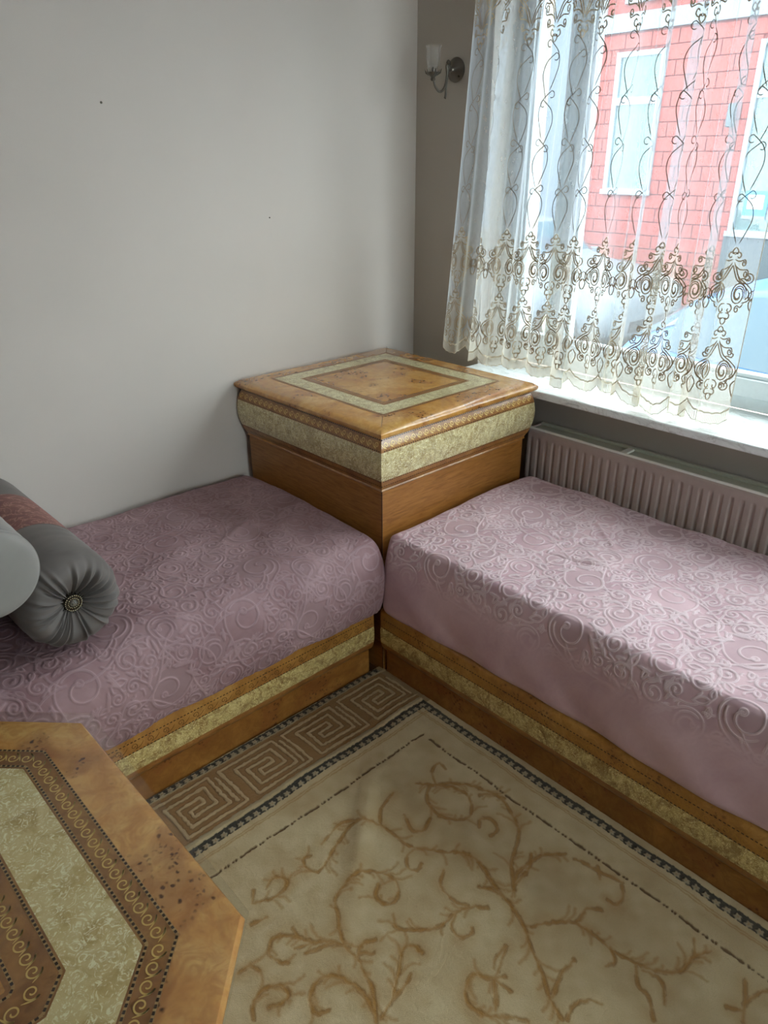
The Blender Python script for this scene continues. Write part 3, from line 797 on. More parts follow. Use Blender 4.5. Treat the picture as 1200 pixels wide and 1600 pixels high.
# ------------------------------------------------------------------ rug
def rug():
    X1, Y1 = -.902, -.748
    xs = np.concatenate([np.arange(-2.75, -2.06, .02), np.arange(-2.06, X1, .0021)]); ys = np.concatenate([np.arange(-3.3, -2.42, .02), np.arange(-2.42, Y1, .0021)])
    nx, ny = len(xs), len(ys); X, Y = np.meshgrid(xs, ys, indexing='ij')
    r = np.random.RandomState(4)
    def vnoise(sc, seed):
        q = np.random.RandomState(seed); G = q.rand(64, 64); a = (X*sc) % 64; b = (Y*sc) % 64
        i = np.floor(a).astype(int) % 64; j = np.floor(b).astype(int) % 64; u = a-np.floor(a); v = b-np.floor(b); u = u*u*(3-2*u); v = v*v*(3-2*v)
        i1 = (i+1) % 64; j1 = (j+1) % 64
        return G[i, j]*(1-u)*(1-v)+G[i1, j]*u*(1-v)+G[i, j1]*(1-u)*v+G[i1, j1]*u*v
    wob = (vnoise(9, 1)-.5)*.008; wob2 = (vnoise(9, 2)-.5)*.008; fin = (vnoise(120, 3)-.5)*.004
    Xw, Yw = X+wob+fin, Y+wob2+fin
    cream = np.array(lin(212, 192, 152)[:3]); cream2 = np.array(lin(180, 154, 112)[:3]); gold = np.array(lin(160, 112, 40)[:3]); gold2 = np.array(lin(122, 84, 34)[:3])
    tan = np.array(lin(142, 102, 56)[:3]); black = np.array(lin(26, 27, 30)[:3]); petal = np.array(lin(168, 152, 124)[:3]); cord = np.array(lin(96, 66, 34)[:3])
    n1 = vnoise(14, 5)*.6+vnoise(40, 6)*.4
    colr = cream[None, None]*(n1[..., None])+cream2[None, None]*(1-n1[..., None])
    H = .009+.0012*vnoise(60, 7)+.0008*vnoise(260, 8)+.0006*r.rand(nx, ny)
    def put(m, c, dh=0.):
        nonlocal colr, H
        m = np.clip(m, 0, 1)[..., None]; colr = colr*(1-m)+c[None, None]*m; H = H+dh*m[..., 0]
    def dist(lines, hw):
        D = np.full((nx, ny), 9., np.float32)
        for ln in lines:
            ln = np.asarray(ln); s = np.concatenate([[0], np.cumsum(np.linalg.norm(np.diff(ln, axis=0), axis=1))])
            if s[-1] < 1e-5: continue
            P = np.stack([np.interp(np.linspace(0, s[-1], max(2, int(s[-1]/.003))), s, ln[:, k]) for k in (0, 1)], 1)
            R = hw*3
            for i0 in range(0, len(P), 24):
                Q = P[i0:i0+25]
                a0, a1 = np.searchsorted(xs, [Q[:, 0].min()-R, Q[:, 0].max()+R]); b0, b1 = np.searchsorted(ys, [Q[:, 1].min()-R, Q[:, 1].max()+R])
                if a1 <= a0 or b1 <= b0: continue
                xx = Xw[a0:a1, b0:b1]; yy = Yw[a0:a1, b0:b1]; d = D[a0:a1, b0:b1]
                for x, y in Q: np.minimum(d, np.hypot(xx-x, yy-y), out=d)
        return D
    sm = lambda D, w, s=.0022: np.clip((w-D)/s+.5, 0, 1)
    # leafy scrolls
    L = [smooth_poly(v, 6) for v in VINES]; barbs = []
    for ln in L:
        s = np.concatenate([[0], np.cumsum(np.linalg.norm(np.diff(ln, axis=0), axis=1))])
        if s[-1] < .14: continue
        for t in np.arange(.02, s[-1]-.015, .017):
            p = np.array([np.interp(t, s, ln[:, 0]), np.interp(t, s, ln[:, 1])]); q = np.array([np.interp(t+.004, s, ln[:, 0]), np.interp(t+.004, s, ln[:, 1])])
            d = (q-p)/np.linalg.norm(q-p+1e-9); n = np.array([-d[1], d[0]])*(1 if r.rand() < .5 else -1); l = r.uniform(.014, .034)*(.5+1.0*abs(math.sin(t*22)))
            if r.rand() < .72: barbs.append(smooth_poly([p, p+d*l*.6+n*l*.35, p+d*l*.9+n*l*.9], 4))
    Dv = dist(L, .008); Db = dist(barbs, .006)
    nz = vnoise(55, 9)
    put(np.exp(-(Dv/.020)**2)*.45*(vnoise(22, 10)), gold, -.0006)
    put(sm(Dv, .0036+.005*(nz-.45), .006)*.82, gold, -.0015); put(sm(Db, .0036, .006)*.58, gold, -.001)
    put(sm(np.abs(Dv-.0045), .0012, .002)*.5*(nz > .45), gold2)
    # bands
    KY0, KY1 = -.966, -.778
    kb = sm(-(Yw-KY0), 0)*sm(Yw-KY1, 0)
    inner = (Y < -1.02)
    # stitched dashes
    dl = []
    x = -1.045; k = 0
    while x > -2.05:
        l = (.045, .008, .008)[k % 3]; dl.append([(x, -1.096), (x-l, -1.096)]); x -= l+.014; k += 1
    y = -1.125; k = 0
    while y > -3.2:
        l = (.045, .008, .008)[k % 3]; dl.append([(-1.045, y), (-1.045, y-l)]); y -= l+.014; k += 1
    Dd = dist(dl, .008); put(sm(Dd, .0036), cord, -.003)
    # fine guard lines
    for off in (.012, .019):
        gl = np.minimum(np.where(X < -.94, np.abs(Yw+1.018+off), 9), np.where(Y < -1.0, np.abs(Xw+.958+off), 9)); put(sm(gl, .0018)*.6, gold)
    # greek key
    c = .0125; ctr = -.8725; base_x = -1.024
    put(((Yw > KY0) & (Yw < KY1))*1., tan, -.001)
    lines = []
    for k in range(-1, 8):
        ox = base_x-k*.2265; sx = .2265/18
        A = [(0, 0), (2, 0), (2, 2), (-4, 2), (-4, -4), (6, -4), (6, 6), (-9, 6)]; B = [(0, 0), (-2, 0), (-2, -2), (4, -2), (4, 4), (-6, 4), (-6, -6), (9, -6), (9, 6)]
        for Q in (A, B): lines.append([(ox+a*sx, ctr+b*c) for a, b in Q])
        for q in (7.5,): lines.append([(ox+q*sx, ctr-4.6*c), (ox+q*sx, ctr+4.6*c)])
    Dk = dist(lines, .01); inb = (Y > KY0) & (Y < KY1) & (X < -.915)
    put(sm(Dk, .0048)*inb*.85, np.array(lin(194, 166, 126)[:3]), .0022)
    put(sm(np.abs(Dk-.0062), .0010, .0018)*inb*.75, np.array(lin(92, 58, 26)[:3]), -.0012)
    for yy in (KY0-.004, KY1+.004): put(sm(np.abs(Yw-yy), .005)*(X < -.905), np.array(lin(166, 146, 112)[:3]), .001)
    put(sm(-(Xw+.925), .0)*(Y > -1.0)*.9, np.array(lin(150, 122, 84)[:3]))
    # black flowered guard bands
    def band(m, t, s, wdt, pitch=.026):
        put(m*1., black, -.0015)
        ph = (s/pitch) % 1-.5; q = np.hypot(ph*pitch, (t-wdt*.18))
        ang = np.arctan2(t-wdt*.18, ph*pitch); pet = .0104*(.80+.2*np.cos(5*ang+1.2))
        put(m*sm(q, pet, .002), petal, .003)
        put(m*sm(q, .0022, .0015)*.6, gold)
    bands = [((Yw < -.752) & (Yw > -.774) & (X < -.925), Yw+.763, X, -.022),
             ((Yw < -.984) & (Yw > -1.012) & (X < -.93), Yw+.998, X, -.028)]
    for m, t, s, wd in bands: band(m.astype(float), t, s, wd)
    m = (Xw < -.925) & (Xw > -.952) & (Yw < -.984); band(m.astype(float), Xw+.9385, Y, -.027)
    # buckles in the pile
    P2 = (X+1.42)*.75+(Y+1.24)*.66; Q2 = -(X+1.42)*.66+(Y+1.24)*.75
    H = H+.016*np.exp(-(Q2/.030)**2)*np.exp(-(P2/.20)**2)
    P3 = (X+1.20)*.1+(Y+1.55)*1.; Q3 = (X+1.26)*1.-(Y+1.55)*.1
    H = H+.013*np.exp(-(Q3/.045)**2)*np.exp(-(P3/.28)**2)
    H = H+.006*np.exp(-(((X+1.36)*.3+(Y+1.0)*.95)/.03)**2)*np.exp(-(((X+1.36)*.95-(Y+1.0)*.3)/.10)**2)
    H = H+.004*(vnoise(5, 12)-.3)*(X < -1.0)
    H[0, :] = 0; H[-1, :] = .001; H[:, 0] = 0; H[:, -1] = .001
    # keep the corner by the bed plinths flat
    V = np.stack([X, Y, H+.0005], -1).reshape(-1, 3)
    o = obj('rug', V, grid_faces(nx, ny), M_rug, None, True)
    setcol(o, 'pile', colr.reshape(-1, 3))
    return tag(o, 'cream wool rug with gold leafy scrolls and a greek key end border', 'rug')
t = NT('wool rug pile'); a = t.attr('pile').outputs['Color']; v = t.coord()
f = t.noise(v, 520, 3, .8)
t.set(Base_Color=t.mix(.35, a, t.mix(f, (.35, .35, .35, 1), (1.4, 1.4, 1.4, 1)), 'MULTIPLY'), Roughness=.95, Sheen_Weight=.4, Sheen_Roughness=.5, Sheen_Tint=lin(230, 210, 170))
t.bump(f, .9, .003); M_rug = t.m
VINES = [[-1.377,-1.264,-1.408,-1.225,-1.449,-1.217,-1.49,-1.229,-1.52,-1.238,-1.567,-1.259,-1.596,-1.259,-1.605,-1.233,-1.593,-1.208,-1.574,-1.212],
 [-1.372,-1.259,-1.336,-1.229,-1.275,-1.21],
 [-1.416,-1.217,-1.447,-1.188,-1.528,-1.202],
 [-1.377,-1.264,-1.371,-1.31,-1.366,-1.364,-1.345,-1.393,-1.317,-1.439,-1.288,-1.475,-1.279,-1.521,-1.289,-1.566,-1.302,-1.605,-1.308,-1.638],
 [-1.348,-1.396,-1.372,-1.378,-1.403,-1.386,-1.418,-1.409,-1.406,-1.429,-1.384,-1.423],
 [-1.632,-1.394,-1.607,-1.352,-1.568,-1.339,-1.514,-1.337,-1.477,-1.372,-1.47,-1.422,-1.5,-1.453,-1.528,-1.443,-1.528,-1.411,-1.503,-1.391],
 [-1.632,-1.394,-1.652,-1.422,-1.669,-1.466,-1.667,-1.504,-1.68,-1.541,-1.689,-1.579,-1.726,-1.631],
 [-1.665,-1.47,-1.681,-1.433,-1.715,-1.401,-1.734,-1.368,-1.762,-1.335,-1.786,-1.334,-1.805,-1.36,-1.799,-1.387,-1.788,-1.405],
 [-1.734,-1.368,-1.729,-1.343],
 [-1.716,-1.403,-1.755,-1.386],
 [-1.683,-1.435,-1.744,-1.414],
 [-1.664,-1.5,-1.636,-1.483,-1.606,-1.496],
 [-1.657,-1.495,-1.633,-1.518],
 [-1.717,-1.617,-1.709,-1.573,-1.715,-1.528,-1.734,-1.49,-1.772,-1.482,-1.8,-1.501,-1.805,-1.531,-1.783,-1.542],
 [-1.713,-1.634,-1.673,-1.626,-1.625,-1.619,-1.604,-1.612],
 [-1.673,-1.626,-1.612,-1.584,-1.579,-1.558,-1.551,-1.566,-1.55,-1.593],
 [-1.354,-1.62,-1.387,-1.592,-1.424,-1.582,-1.468,-1.579,-1.511,-1.555,-1.549,-1.511,-1.533,-1.479],
 [-1.426,-1.584,-1.457,-1.598,-1.461,-1.629,-1.435,-1.641,-1.423,-1.63],
 [-1.385,-1.59,-1.401,-1.554,-1.394,-1.502,-1.357,-1.476],
 [-1.183,-1.262,-1.229,-1.297,-1.246,-1.356,-1.219,-1.397,-1.178,-1.41,-1.14,-1.381,-1.13,-1.335,-1.161,-1.277,-1.205,-1.23],
 [-1.183,-1.262,-1.132,-1.293,-1.094,-1.345,-1.067,-1.405,-1.057,-1.437],
 [-1.169,-1.275,-1.135,-1.225,-1.094,-1.214,-1.1,-1.246],
 [-1.189,-1.451,-1.164,-1.438,-1.142,-1.459,-1.158,-1.491,-1.19,-1.491],
 [-1.308,-1.288,-1.326,-1.333,-1.304,-1.353,-1.269,-1.345],
 [-1.912,-1.456,-1.893,-1.427,-1.859,-1.42,-1.828,-1.435,-1.83,-1.466,-1.857,-1.467,-1.874,-1.458],
 [-1.765,-1.221,-1.723,-1.244,-1.682,-1.248,-1.665,-1.225,-1.686,-1.202,-1.713,-1.211],
 [-1.765,-1.221,-1.741,-1.194],
 [-1.795,-1.265,-1.758,-1.276],
 [-1.882,-1.351,-1.854,-1.353,-1.844,-1.377],
 [-1.457,-1.757,-1.486,-1.736,-1.503,-1.706,-1.54,-1.712,-1.562,-1.738,-1.555,-1.775,-1.524,-1.81],
 [-1.479,-1.743,-1.502,-1.768,-1.531,-1.786],
 [-1.463,-1.73,-1.44,-1.717,-1.4,-1.711],
 [-1.325,-1.572,-1.31,-1.604,-1.31,-1.649,-1.33,-1.707,-1.361,-1.758,-1.39,-1.807,-1.422,-1.848,-1.44,-1.892],
 [-1.295,-1.645,-1.239,-1.616,-1.203,-1.611,-1.168,-1.614,-1.128,-1.622,-1.091,-1.656],
 [-1.261,-1.632,-1.2,-1.623,-1.155,-1.597],
 [-1.291,-1.649,-1.225,-1.59,-1.152,-1.548,-1.108,-1.514,-1.068,-1.449,-1.069,-1.407,-1.102,-1.382],
 [-1.086,-1.682,-1.08,-1.707,-1.074,-1.752,-1.061,-1.805],
 [-1.066,-1.74,-1.092,-1.763],
 [-1.07,-1.811,-1.1,-1.829,-1.13,-1.827,-1.131,-1.808],
 [-1.318,-1.726,-1.28,-1.754,-1.243,-1.788,-1.232,-1.84,-1.231,-1.889,-1.22,-1.937,-1.197,-1.988,-1.161,-2.014,-1.11,-2.017,-1.072,-2.037],
 [-1.243,-1.788,-1.195,-1.783,-1.166,-1.81],
 [-1.11,-2.017,-1.072,-1.998],
 [-1.228,-1.875,-1.25,-1.901,-1.276,-1.892],
 [-1.22,-1.937,-1.264,-1.968,-1.268,-1.993,-1.306,-2.025],
 [-1.223,-1.956,-1.217,-1.998,-1.26,-2.027],
 [-1.495,-1.716,-1.476,-1.741,-1.439,-1.731,-1.4,-1.714],
 [-1.476,-1.741,-1.528,-1.783],
 [-1.48,-1.744,-1.474,-1.786],
 [-1.433,-1.899,-1.397,-1.892,-1.366,-1.908,-1.356,-1.931],
 [-1.418,-1.852,-1.359,-1.836,-1.317,-1.838],
 [-1.171,-2.151,-1.118,-2.134,-1.082,-2.118],
 [-1.135,-2.138,-1.085,-2.15,-1.065,-2.162],
 [-1.151,-2.143,-1.168,-2.114],
 [-1.561,-1.772,-1.525,-1.806,-1.496,-1.847]]
rug()

NAILS = [(-1.286, 1.782), (-0.728, 1.446)]

# small nail marks in the plaster
for x_, z_, r_ in ((NAILS[0][0], NAILS[0][1], .0035), (NAILS[1][0], NAILS[1][1], .0025)):
    MB().lathe([(r_, -.0008), (r_*.9, -.0022), (.0005, -.0026)], (x_, 0, z_), 'Y', 10).build('nail_mark', M_steel, bpy.data.objects['wall_left'])
# ------------------------------------------------------------------ wall sconce
def sconce():
    y, z = -.205, 1.925
    root = empty('wall_sconce', (0, y, z), label='small dark metal wall sconce with cut glass cup, left of the curtain', cat='wall lamp')
    def ch(o): o.parent = root; o.matrix_parent_inverse = root.matrix_basis.inverted(); return o
    m = simple('antique silver', lin(112, 106, 98), .35, .8)
    ch(MB().lathe([(.040, 0), (.041, -.004), (.036, -.009), (.034, -.010), (.028, -.016), (.018, -.021), (.010, -.030), (.008, -.034)], (0, y, z), 'X', 40).build('back_plate', m, None, True))
    for a in (PI*.25, PI*1.25): ch(MB().lathe([(.004, -.010), (.004, -.014), (.001, -.016)], (0, y+.031*math.cos(a), z+.031*math.sin(a)), 'X', 12).build('screw', M_steel))
    arm = smooth_poly(np.array([(-.030, .0), (-.052, .012), (-.050, -.02), (-.062, -.058), (-.086, -.074), (-.110, -.060), (-.122, -.036)]), 6)
    ch(MB().tube([(a, y, z+b) for a, b in arm], [.0055-.002*i/len(arm) for i in range(len(arm))], 10).build('arm', m, None, True))
    arm = smooth_poly(np.array([(-.052, .018), (-.046, .026), (-.038, .018), (-.044, .004), (-.052, -.04), (-.056, -.085), (-.060, -.094)]), 6)
    ch(MB().tube([(a, y, z+b) for a, b in arm], [.004]*(len(arm)-4)+[.0048, .005, .004, .0015], 10).build('scroll_drop', m, None, True))
    cx = -.124
    ch(MB().lathe([(.006, z-.042), (.010, z-.036), (.007, z-.030), (.020, z-.020), (.024, z-.014), (.014, z-.014)], (cx, y, 0), 'Z', 24).build('candle_cup', m, None, True))
    for k in range(6):
        a = k*PI/3; ch(MB().tube([(cx+.014*math.cos(a), y+.014*math.sin(a), z-.022), (cx+.026*math.cos(a), y+.026*math.sin(a), z-.016), (cx+.031*math.cos(a), y+.031*math.sin(a), z-.004)], [.0035, .003, .001], 6).build('leaf_tip', m, None, True))
    ch(MB().lathe([(.014, z-.013), (.022, z+.005), (.026, z+.03), (.024, z+.055), (.030, z+.068), (.028, z+.068), (.022, z+.055), (.024, z+.03), (.020, z+.005), (.012, z-.010)], (cx, y, 0), 'Z', 18).build('glass_shade', M_frost, None, True))
    ch(MB().lathe([(.006, z-.014), (.006, z-.004), (.003, z+.002)], (cx, y, 0), 'Z', 12).build('lamp_holder', m, None, True))
sconce()

# ------------------------------------------------------------------ glass dish at the right end of the sill
dsh = MB().lathe([(.001, .8695), (.040, .8695), (.062, .885), (.074, .905), (.078, .912), (.074, .912), (.058, .888), (.038, .874), (.001, .873)], (-.065, -1.655, 0), 'Z', 48).build('glass_dish', None, None, True)
dm = NT('clear dish glass'); dm.set(Base_Color=(.92, .97, .97, 1), Transmission_Weight=1, Roughness=.02, IOR=1.45); dsh.data.materials.append(dm.m)
tag(dsh, 'clear glass dish on the marble sill at the right picture edge', 'dish')

# ------------------------------------------------------------------ lace curtain
def curtain():
    N = 9.0; NU, NV = 1080, 250
    ZT = 2.50
    r = np.random.RandomState(3); ph = r.rand(8)*6
    us = np.linspace(0, 1, NU)
    def fold(u, z):
        t = (z-.9)/1.2
        yl = -.285-.105*t-.02*np.maximum(t-1, 0); yr = -1.437-.004*t
        q = u+.016*np.sin(2*PI*1.7*u+ph[0])+.009*np.sin(2*PI*4.3*u+ph[1])
        y = yl+(yr-yl)*q
        p = 2*PI*N*u+1.1*np.sin(2*PI*2.2*u+ph[2])+.7*np.sin(2*PI*5.1*u+ph[3])+.10*np.sin(z*3+u*9)
        A = .021*(1+.30*np.sin(2*PI*3.3*u+ph[4]))*(1+.12*np.sin(z*2.2+u*20))
        # one wide box pleat lying three layers deep
        B = .0105*(1+.55*np.sin(2*PI*2.6*u+ph[5]))
        x = -.116+A*np.cos(p)*np.clip(1.05-.02*z, 0, 1)
        y = y-B*np.sin(2*p+.6)*(1+.10*(1-t))
        big = .060*np.exp(-((u-.765)/.030)**2)*np.sin((u-.765)*2*PI/.075)
        return np.stack([x, y+big*(.9+.1*t), z], -1)
    P = fold(us, np.full(NU, 1.4)); s = np.concatenate([[0], np.cumsum(np.linalg.norm(np.diff(P, axis=0), axis=1))]); LT = s[-1]
    per = LT/round(LT/.135); ncol = int(round(LT/per))
    s2u = lambda q: np.interp(q, s, us)
    def hem(q):
        u = q/LT
        b = .926-.052*u+.010*np.sin(u*21+1)
        f = np.abs(((q/per) % 1)-.5)*2          # 0 at the column centre, 1 between
        return b-.006+.046*(1-np.sqrt(1-.985*f*f))+.004*np.abs(np.sin(q/per*PI*6))
    q = s; h = hem(q)
    v = np.linspace(0, 1, NV)**1.0
    Z = h[:, None]+(ZT-h)[:, None]*v[None, :]
    U = np.repeat(us[:, None], NV, 1); Qs = np.repeat(q[:, None], NV, 1)
    V = fold(U.ravel(), Z.ravel())
    root = empty('lace_curtain', (-.12, -.9, ZT), label='sheer embroidered lace curtain with scalloped hem hanging before the window', cat='curtain')
    def ch(o): o.parent = root; o.matrix_parent_inverse = root.matrix_basis.inverted(); return o
    o = ch(obj('net_cloth', V, grid_faces(NU, NV), M_sheer, None, True))
    f = ((Qs/per) % 1)-.5; hh = Z-hem(Qs)
    def rh(z0, z1):      # medallion field
        t = (Z-z0)/(z1-z0); wd = np.interp(t, [0, .15, .42, .7, 1], [.06, .26, .46, .26, .05]); 
        return np.clip((wd-np.abs(f))/.03, 0, 1)*((t > 0) & (t < 1))
    ROWS = [(.955, 1.185), (1.185, 1.405)]
    net = np.zeros_like(Z)
    for a, b in ROWS: net = np.maximum(net, rh(a, b)*.75)
    net = np.maximum(net, np.clip((1.05-Z)/.05, 0, 1)*.85); net = np.maximum(net, np.clip((.040-hh)/.006, 0, 1))
    net = np.maximum(net, np.clip((1.42-Z)/.1, 0, 1)*.32); net = np.maximum(net, np.clip((Z-2.04)/.1, 0, 1)*.6)
    setattr_pt(o, 'net', net)
    def fm(off):
        def g(Pq):
            p = fold(s2u(Pq[:, 0]), Pq[:, 1]); p[:, 0] += off; return p
        return g
    # motif strokes in unit space (x -0.5..0.5, y 0..1)
    def half():
        L = []
        L.append(smooth_poly([(.0, .99), (.05, .95), (.04, .91), (.0, .93)], 5))
        L.append(smooth_poly([(.0, .90), (.07, .93), (.12, .90), (.09, .86), (.05, .88)], 5))
        L.append(np.vstack([smooth_poly([(.02, .84), (.10, .82), (.20, .84)], 4), spiral(.20, .80, .045, .012, 80, -1.3)]))
        L.append(np.vstack([smooth_poly([(.06, .76), (.14, .72), (.27, .72)], 4), spiral(.27, .67, .055, .012, 80, -1.4)]))
        L.append(smooth_poly([(.02, .80), (.08, .72), (.16, .62), (.32, .55), (.44, .48), (.46, .40), (.40, .33), (.30, .30)], 6))
        L.append(smooth_poly([(.0, .77), (.05, .69), (.13, .59), (.28, .525), (.39, .46), (.41, .40), (.36, .345)], 6))
        L.append(spiral(.205, .405, .165, .02, -20, 2.3)*np.array([1, 1])*1.0)
        L.append(spiral(.205, .405, .135, .05, -20, 1.0))
        L.append(np.vstack([smooth_poly([(.34, .30), (.30, .25), (.26, .25)], 4), spiral(.23, .215, .050, .012, 60, 1.3)]))
        L.append(smooth_poly([(.02, .28), (.09, .27), (.13, .22), (.09, .17), (.05, .19), (.06, .22)], 5))
        L.append(smooth_poly([(.02, .16), (.09, .15), (.11, .11), (.07, .08), (.04, .10)], 5))
        L.append(smooth_poly([(.0, .10), (.05, .07), (.04, .03), (.0, .0)], 5))
        L.append(smooth_poly([(.18, .60), (.26, .61), (.33, .60), (.36, .64), (.31, .66)], 5))
        return L
    H_ = half()
    def motif(cx, z0, z1, flip=False, wx=1.0):
        out = []
        for ln in H_:
            for sx in (1, -1):
                y = ln[:, 1] if not flip else 1-ln[:, 1]
                out.append(np.stack([cx+sx*ln[:, 0]*per*.98*wx, z0+y*(z1-z0)], 1))
        return out
    dark = []; pale = []; thin = []
    for c in range(ncol):
        cx = (c+.5)*per
        for a, b in ROWS: dark += motif(cx, a, b)
        dark += motif(cx, 1.955, 2.22, True); dark += motif(cx, 2.22, 2.46, True)
        # garland between the columns
        for sx in (1, -1):
            g = cx+sx*per*.5
            dark.append(np.vstack([smooth_poly([(cx+sx*per*.10, 1.335), (cx+sx*per*.2, 1.31), (g-sx*per*.18, 1.305)], 4), spiral(g-sx*per*.16, 1.322, .016, .004, -90, sx*1.4)]))
            dark.append(smooth_poly([(g, 1.29), (g-sx*.012, 1.28), (g-sx*.010, 1.262), (g, 1.268)], 5))
            dark.append(smooth_poly([(g, 1.265), (g-sx*.009, 1.255), (g-sx*.006, 1.238), (g, 1.232)], 5))
            # lower fill curls above the hem
            dark.append(np.vstack([smooth_poly([(g, 1.075), (g-sx*.008, 1.045), (g-sx*.03, 1.02)], 4), spiral(g-sx*.034, 1.004, .016, .004, 90, -sx*1.4)]))
            dark.append(smooth_poly([(g, 1.03), (g-sx*.012, 1.01), (g-sx*.006, .985), (g, .975)], 5))
        # vines: alternating C curves with hooked ends
        for j, base_ in enumerate((0, .5)):
            vx = (c+base_+.0)*per+per*.5*(1-j); sgn = 1 if j else -1
            if vx > LT-.01: vx = LT-.02
            zt = 1.965 if not j else 1.93; nseg = 4; hz = (zt-1.412)/nseg
            for i in range(nseg):
                za = zt-i*hz; zb = za-hz; sx = sgn*(1 if i % 2 else -1); R = .0125
                # hook at the top curling to the opposite side, long bow, meeting the next at zb
                hk = spiral(vx-sx*R, za-R, R, .006, 90-0*sx, -(-sx)*.62, 14)
                bow = smooth_poly([(vx-sx*R*.9, za), (vx+sx*.018, za-hz*.22), (vx+sx*.026, za-hz*.48), (vx+sx*.016, za-hz*.76), (vx+sx*.004, zb)], 6)
                (thin).append(np.vstack([hk[::-1], bow[1:]]))
    # hem: double scallop line and short bars
    qq = np.arange(0, LT, .002); hem_l = [np.stack([qq, hem(qq)+d], 1) for d in (.0015, .034, .037)]
    bars = []
    for x0 in np.arange(.004, LT-.004, .0052):
        a = hem(np.array([x0]))[0]; bars.append(np.array([(x0, a+.003), (x0+.0008, a+.016), (x0, a+.030)]))
    edge = [np.array([(e, z) for z in np.linspace(.96, 2.48, 120)]) for e in (.0015, LT-.0015)]
    V, F = ribbons(dark, .0036, fm(-.0012)); ch(obj('embroidery', V, F, M_thread))
    V, F = ribbons(thin, .0026, fm(-.0012)); ch(obj('embroidered_vine', V, F, M_thread_d))
    V, F = ribbons(hem_l+edge, .0026, fm(-.0012), False); ch(obj('hem_cord', V, F, M_thread_l))
    V, F = ribbons(bars, .0014, fm(-.0010), False); tag(ch(obj('hem_bars', V, F, M_thread)), kind='stuff')
    # rod
    rd = empty('curtain_rod', (-.116, -.9, ZT+.02), label='white curtain rod above the window, outside the picture', cat='curtain rod')
    k = MB().tube([(-.116, -.18, ZT+.012), (-.116, -2.95, ZT+.012)], .012, 12).build('rod', M_white, None, True); k.parent = rd; k.matrix_parent_inverse = rd.matrix_basis.inverted()
    for yb in (-.22, -2.9):
        k = MB().box(-.12, 0, yb-.01, yb+.01, ZT+.004, ZT+.020).build('rod_bracket', M_white); k.parent = rd; k.matrix_parent_inverse = rd.matrix_basis.inverted()
M_thread_d = thread('taupe vine cord', lin(128, 120, 110))
curtain()

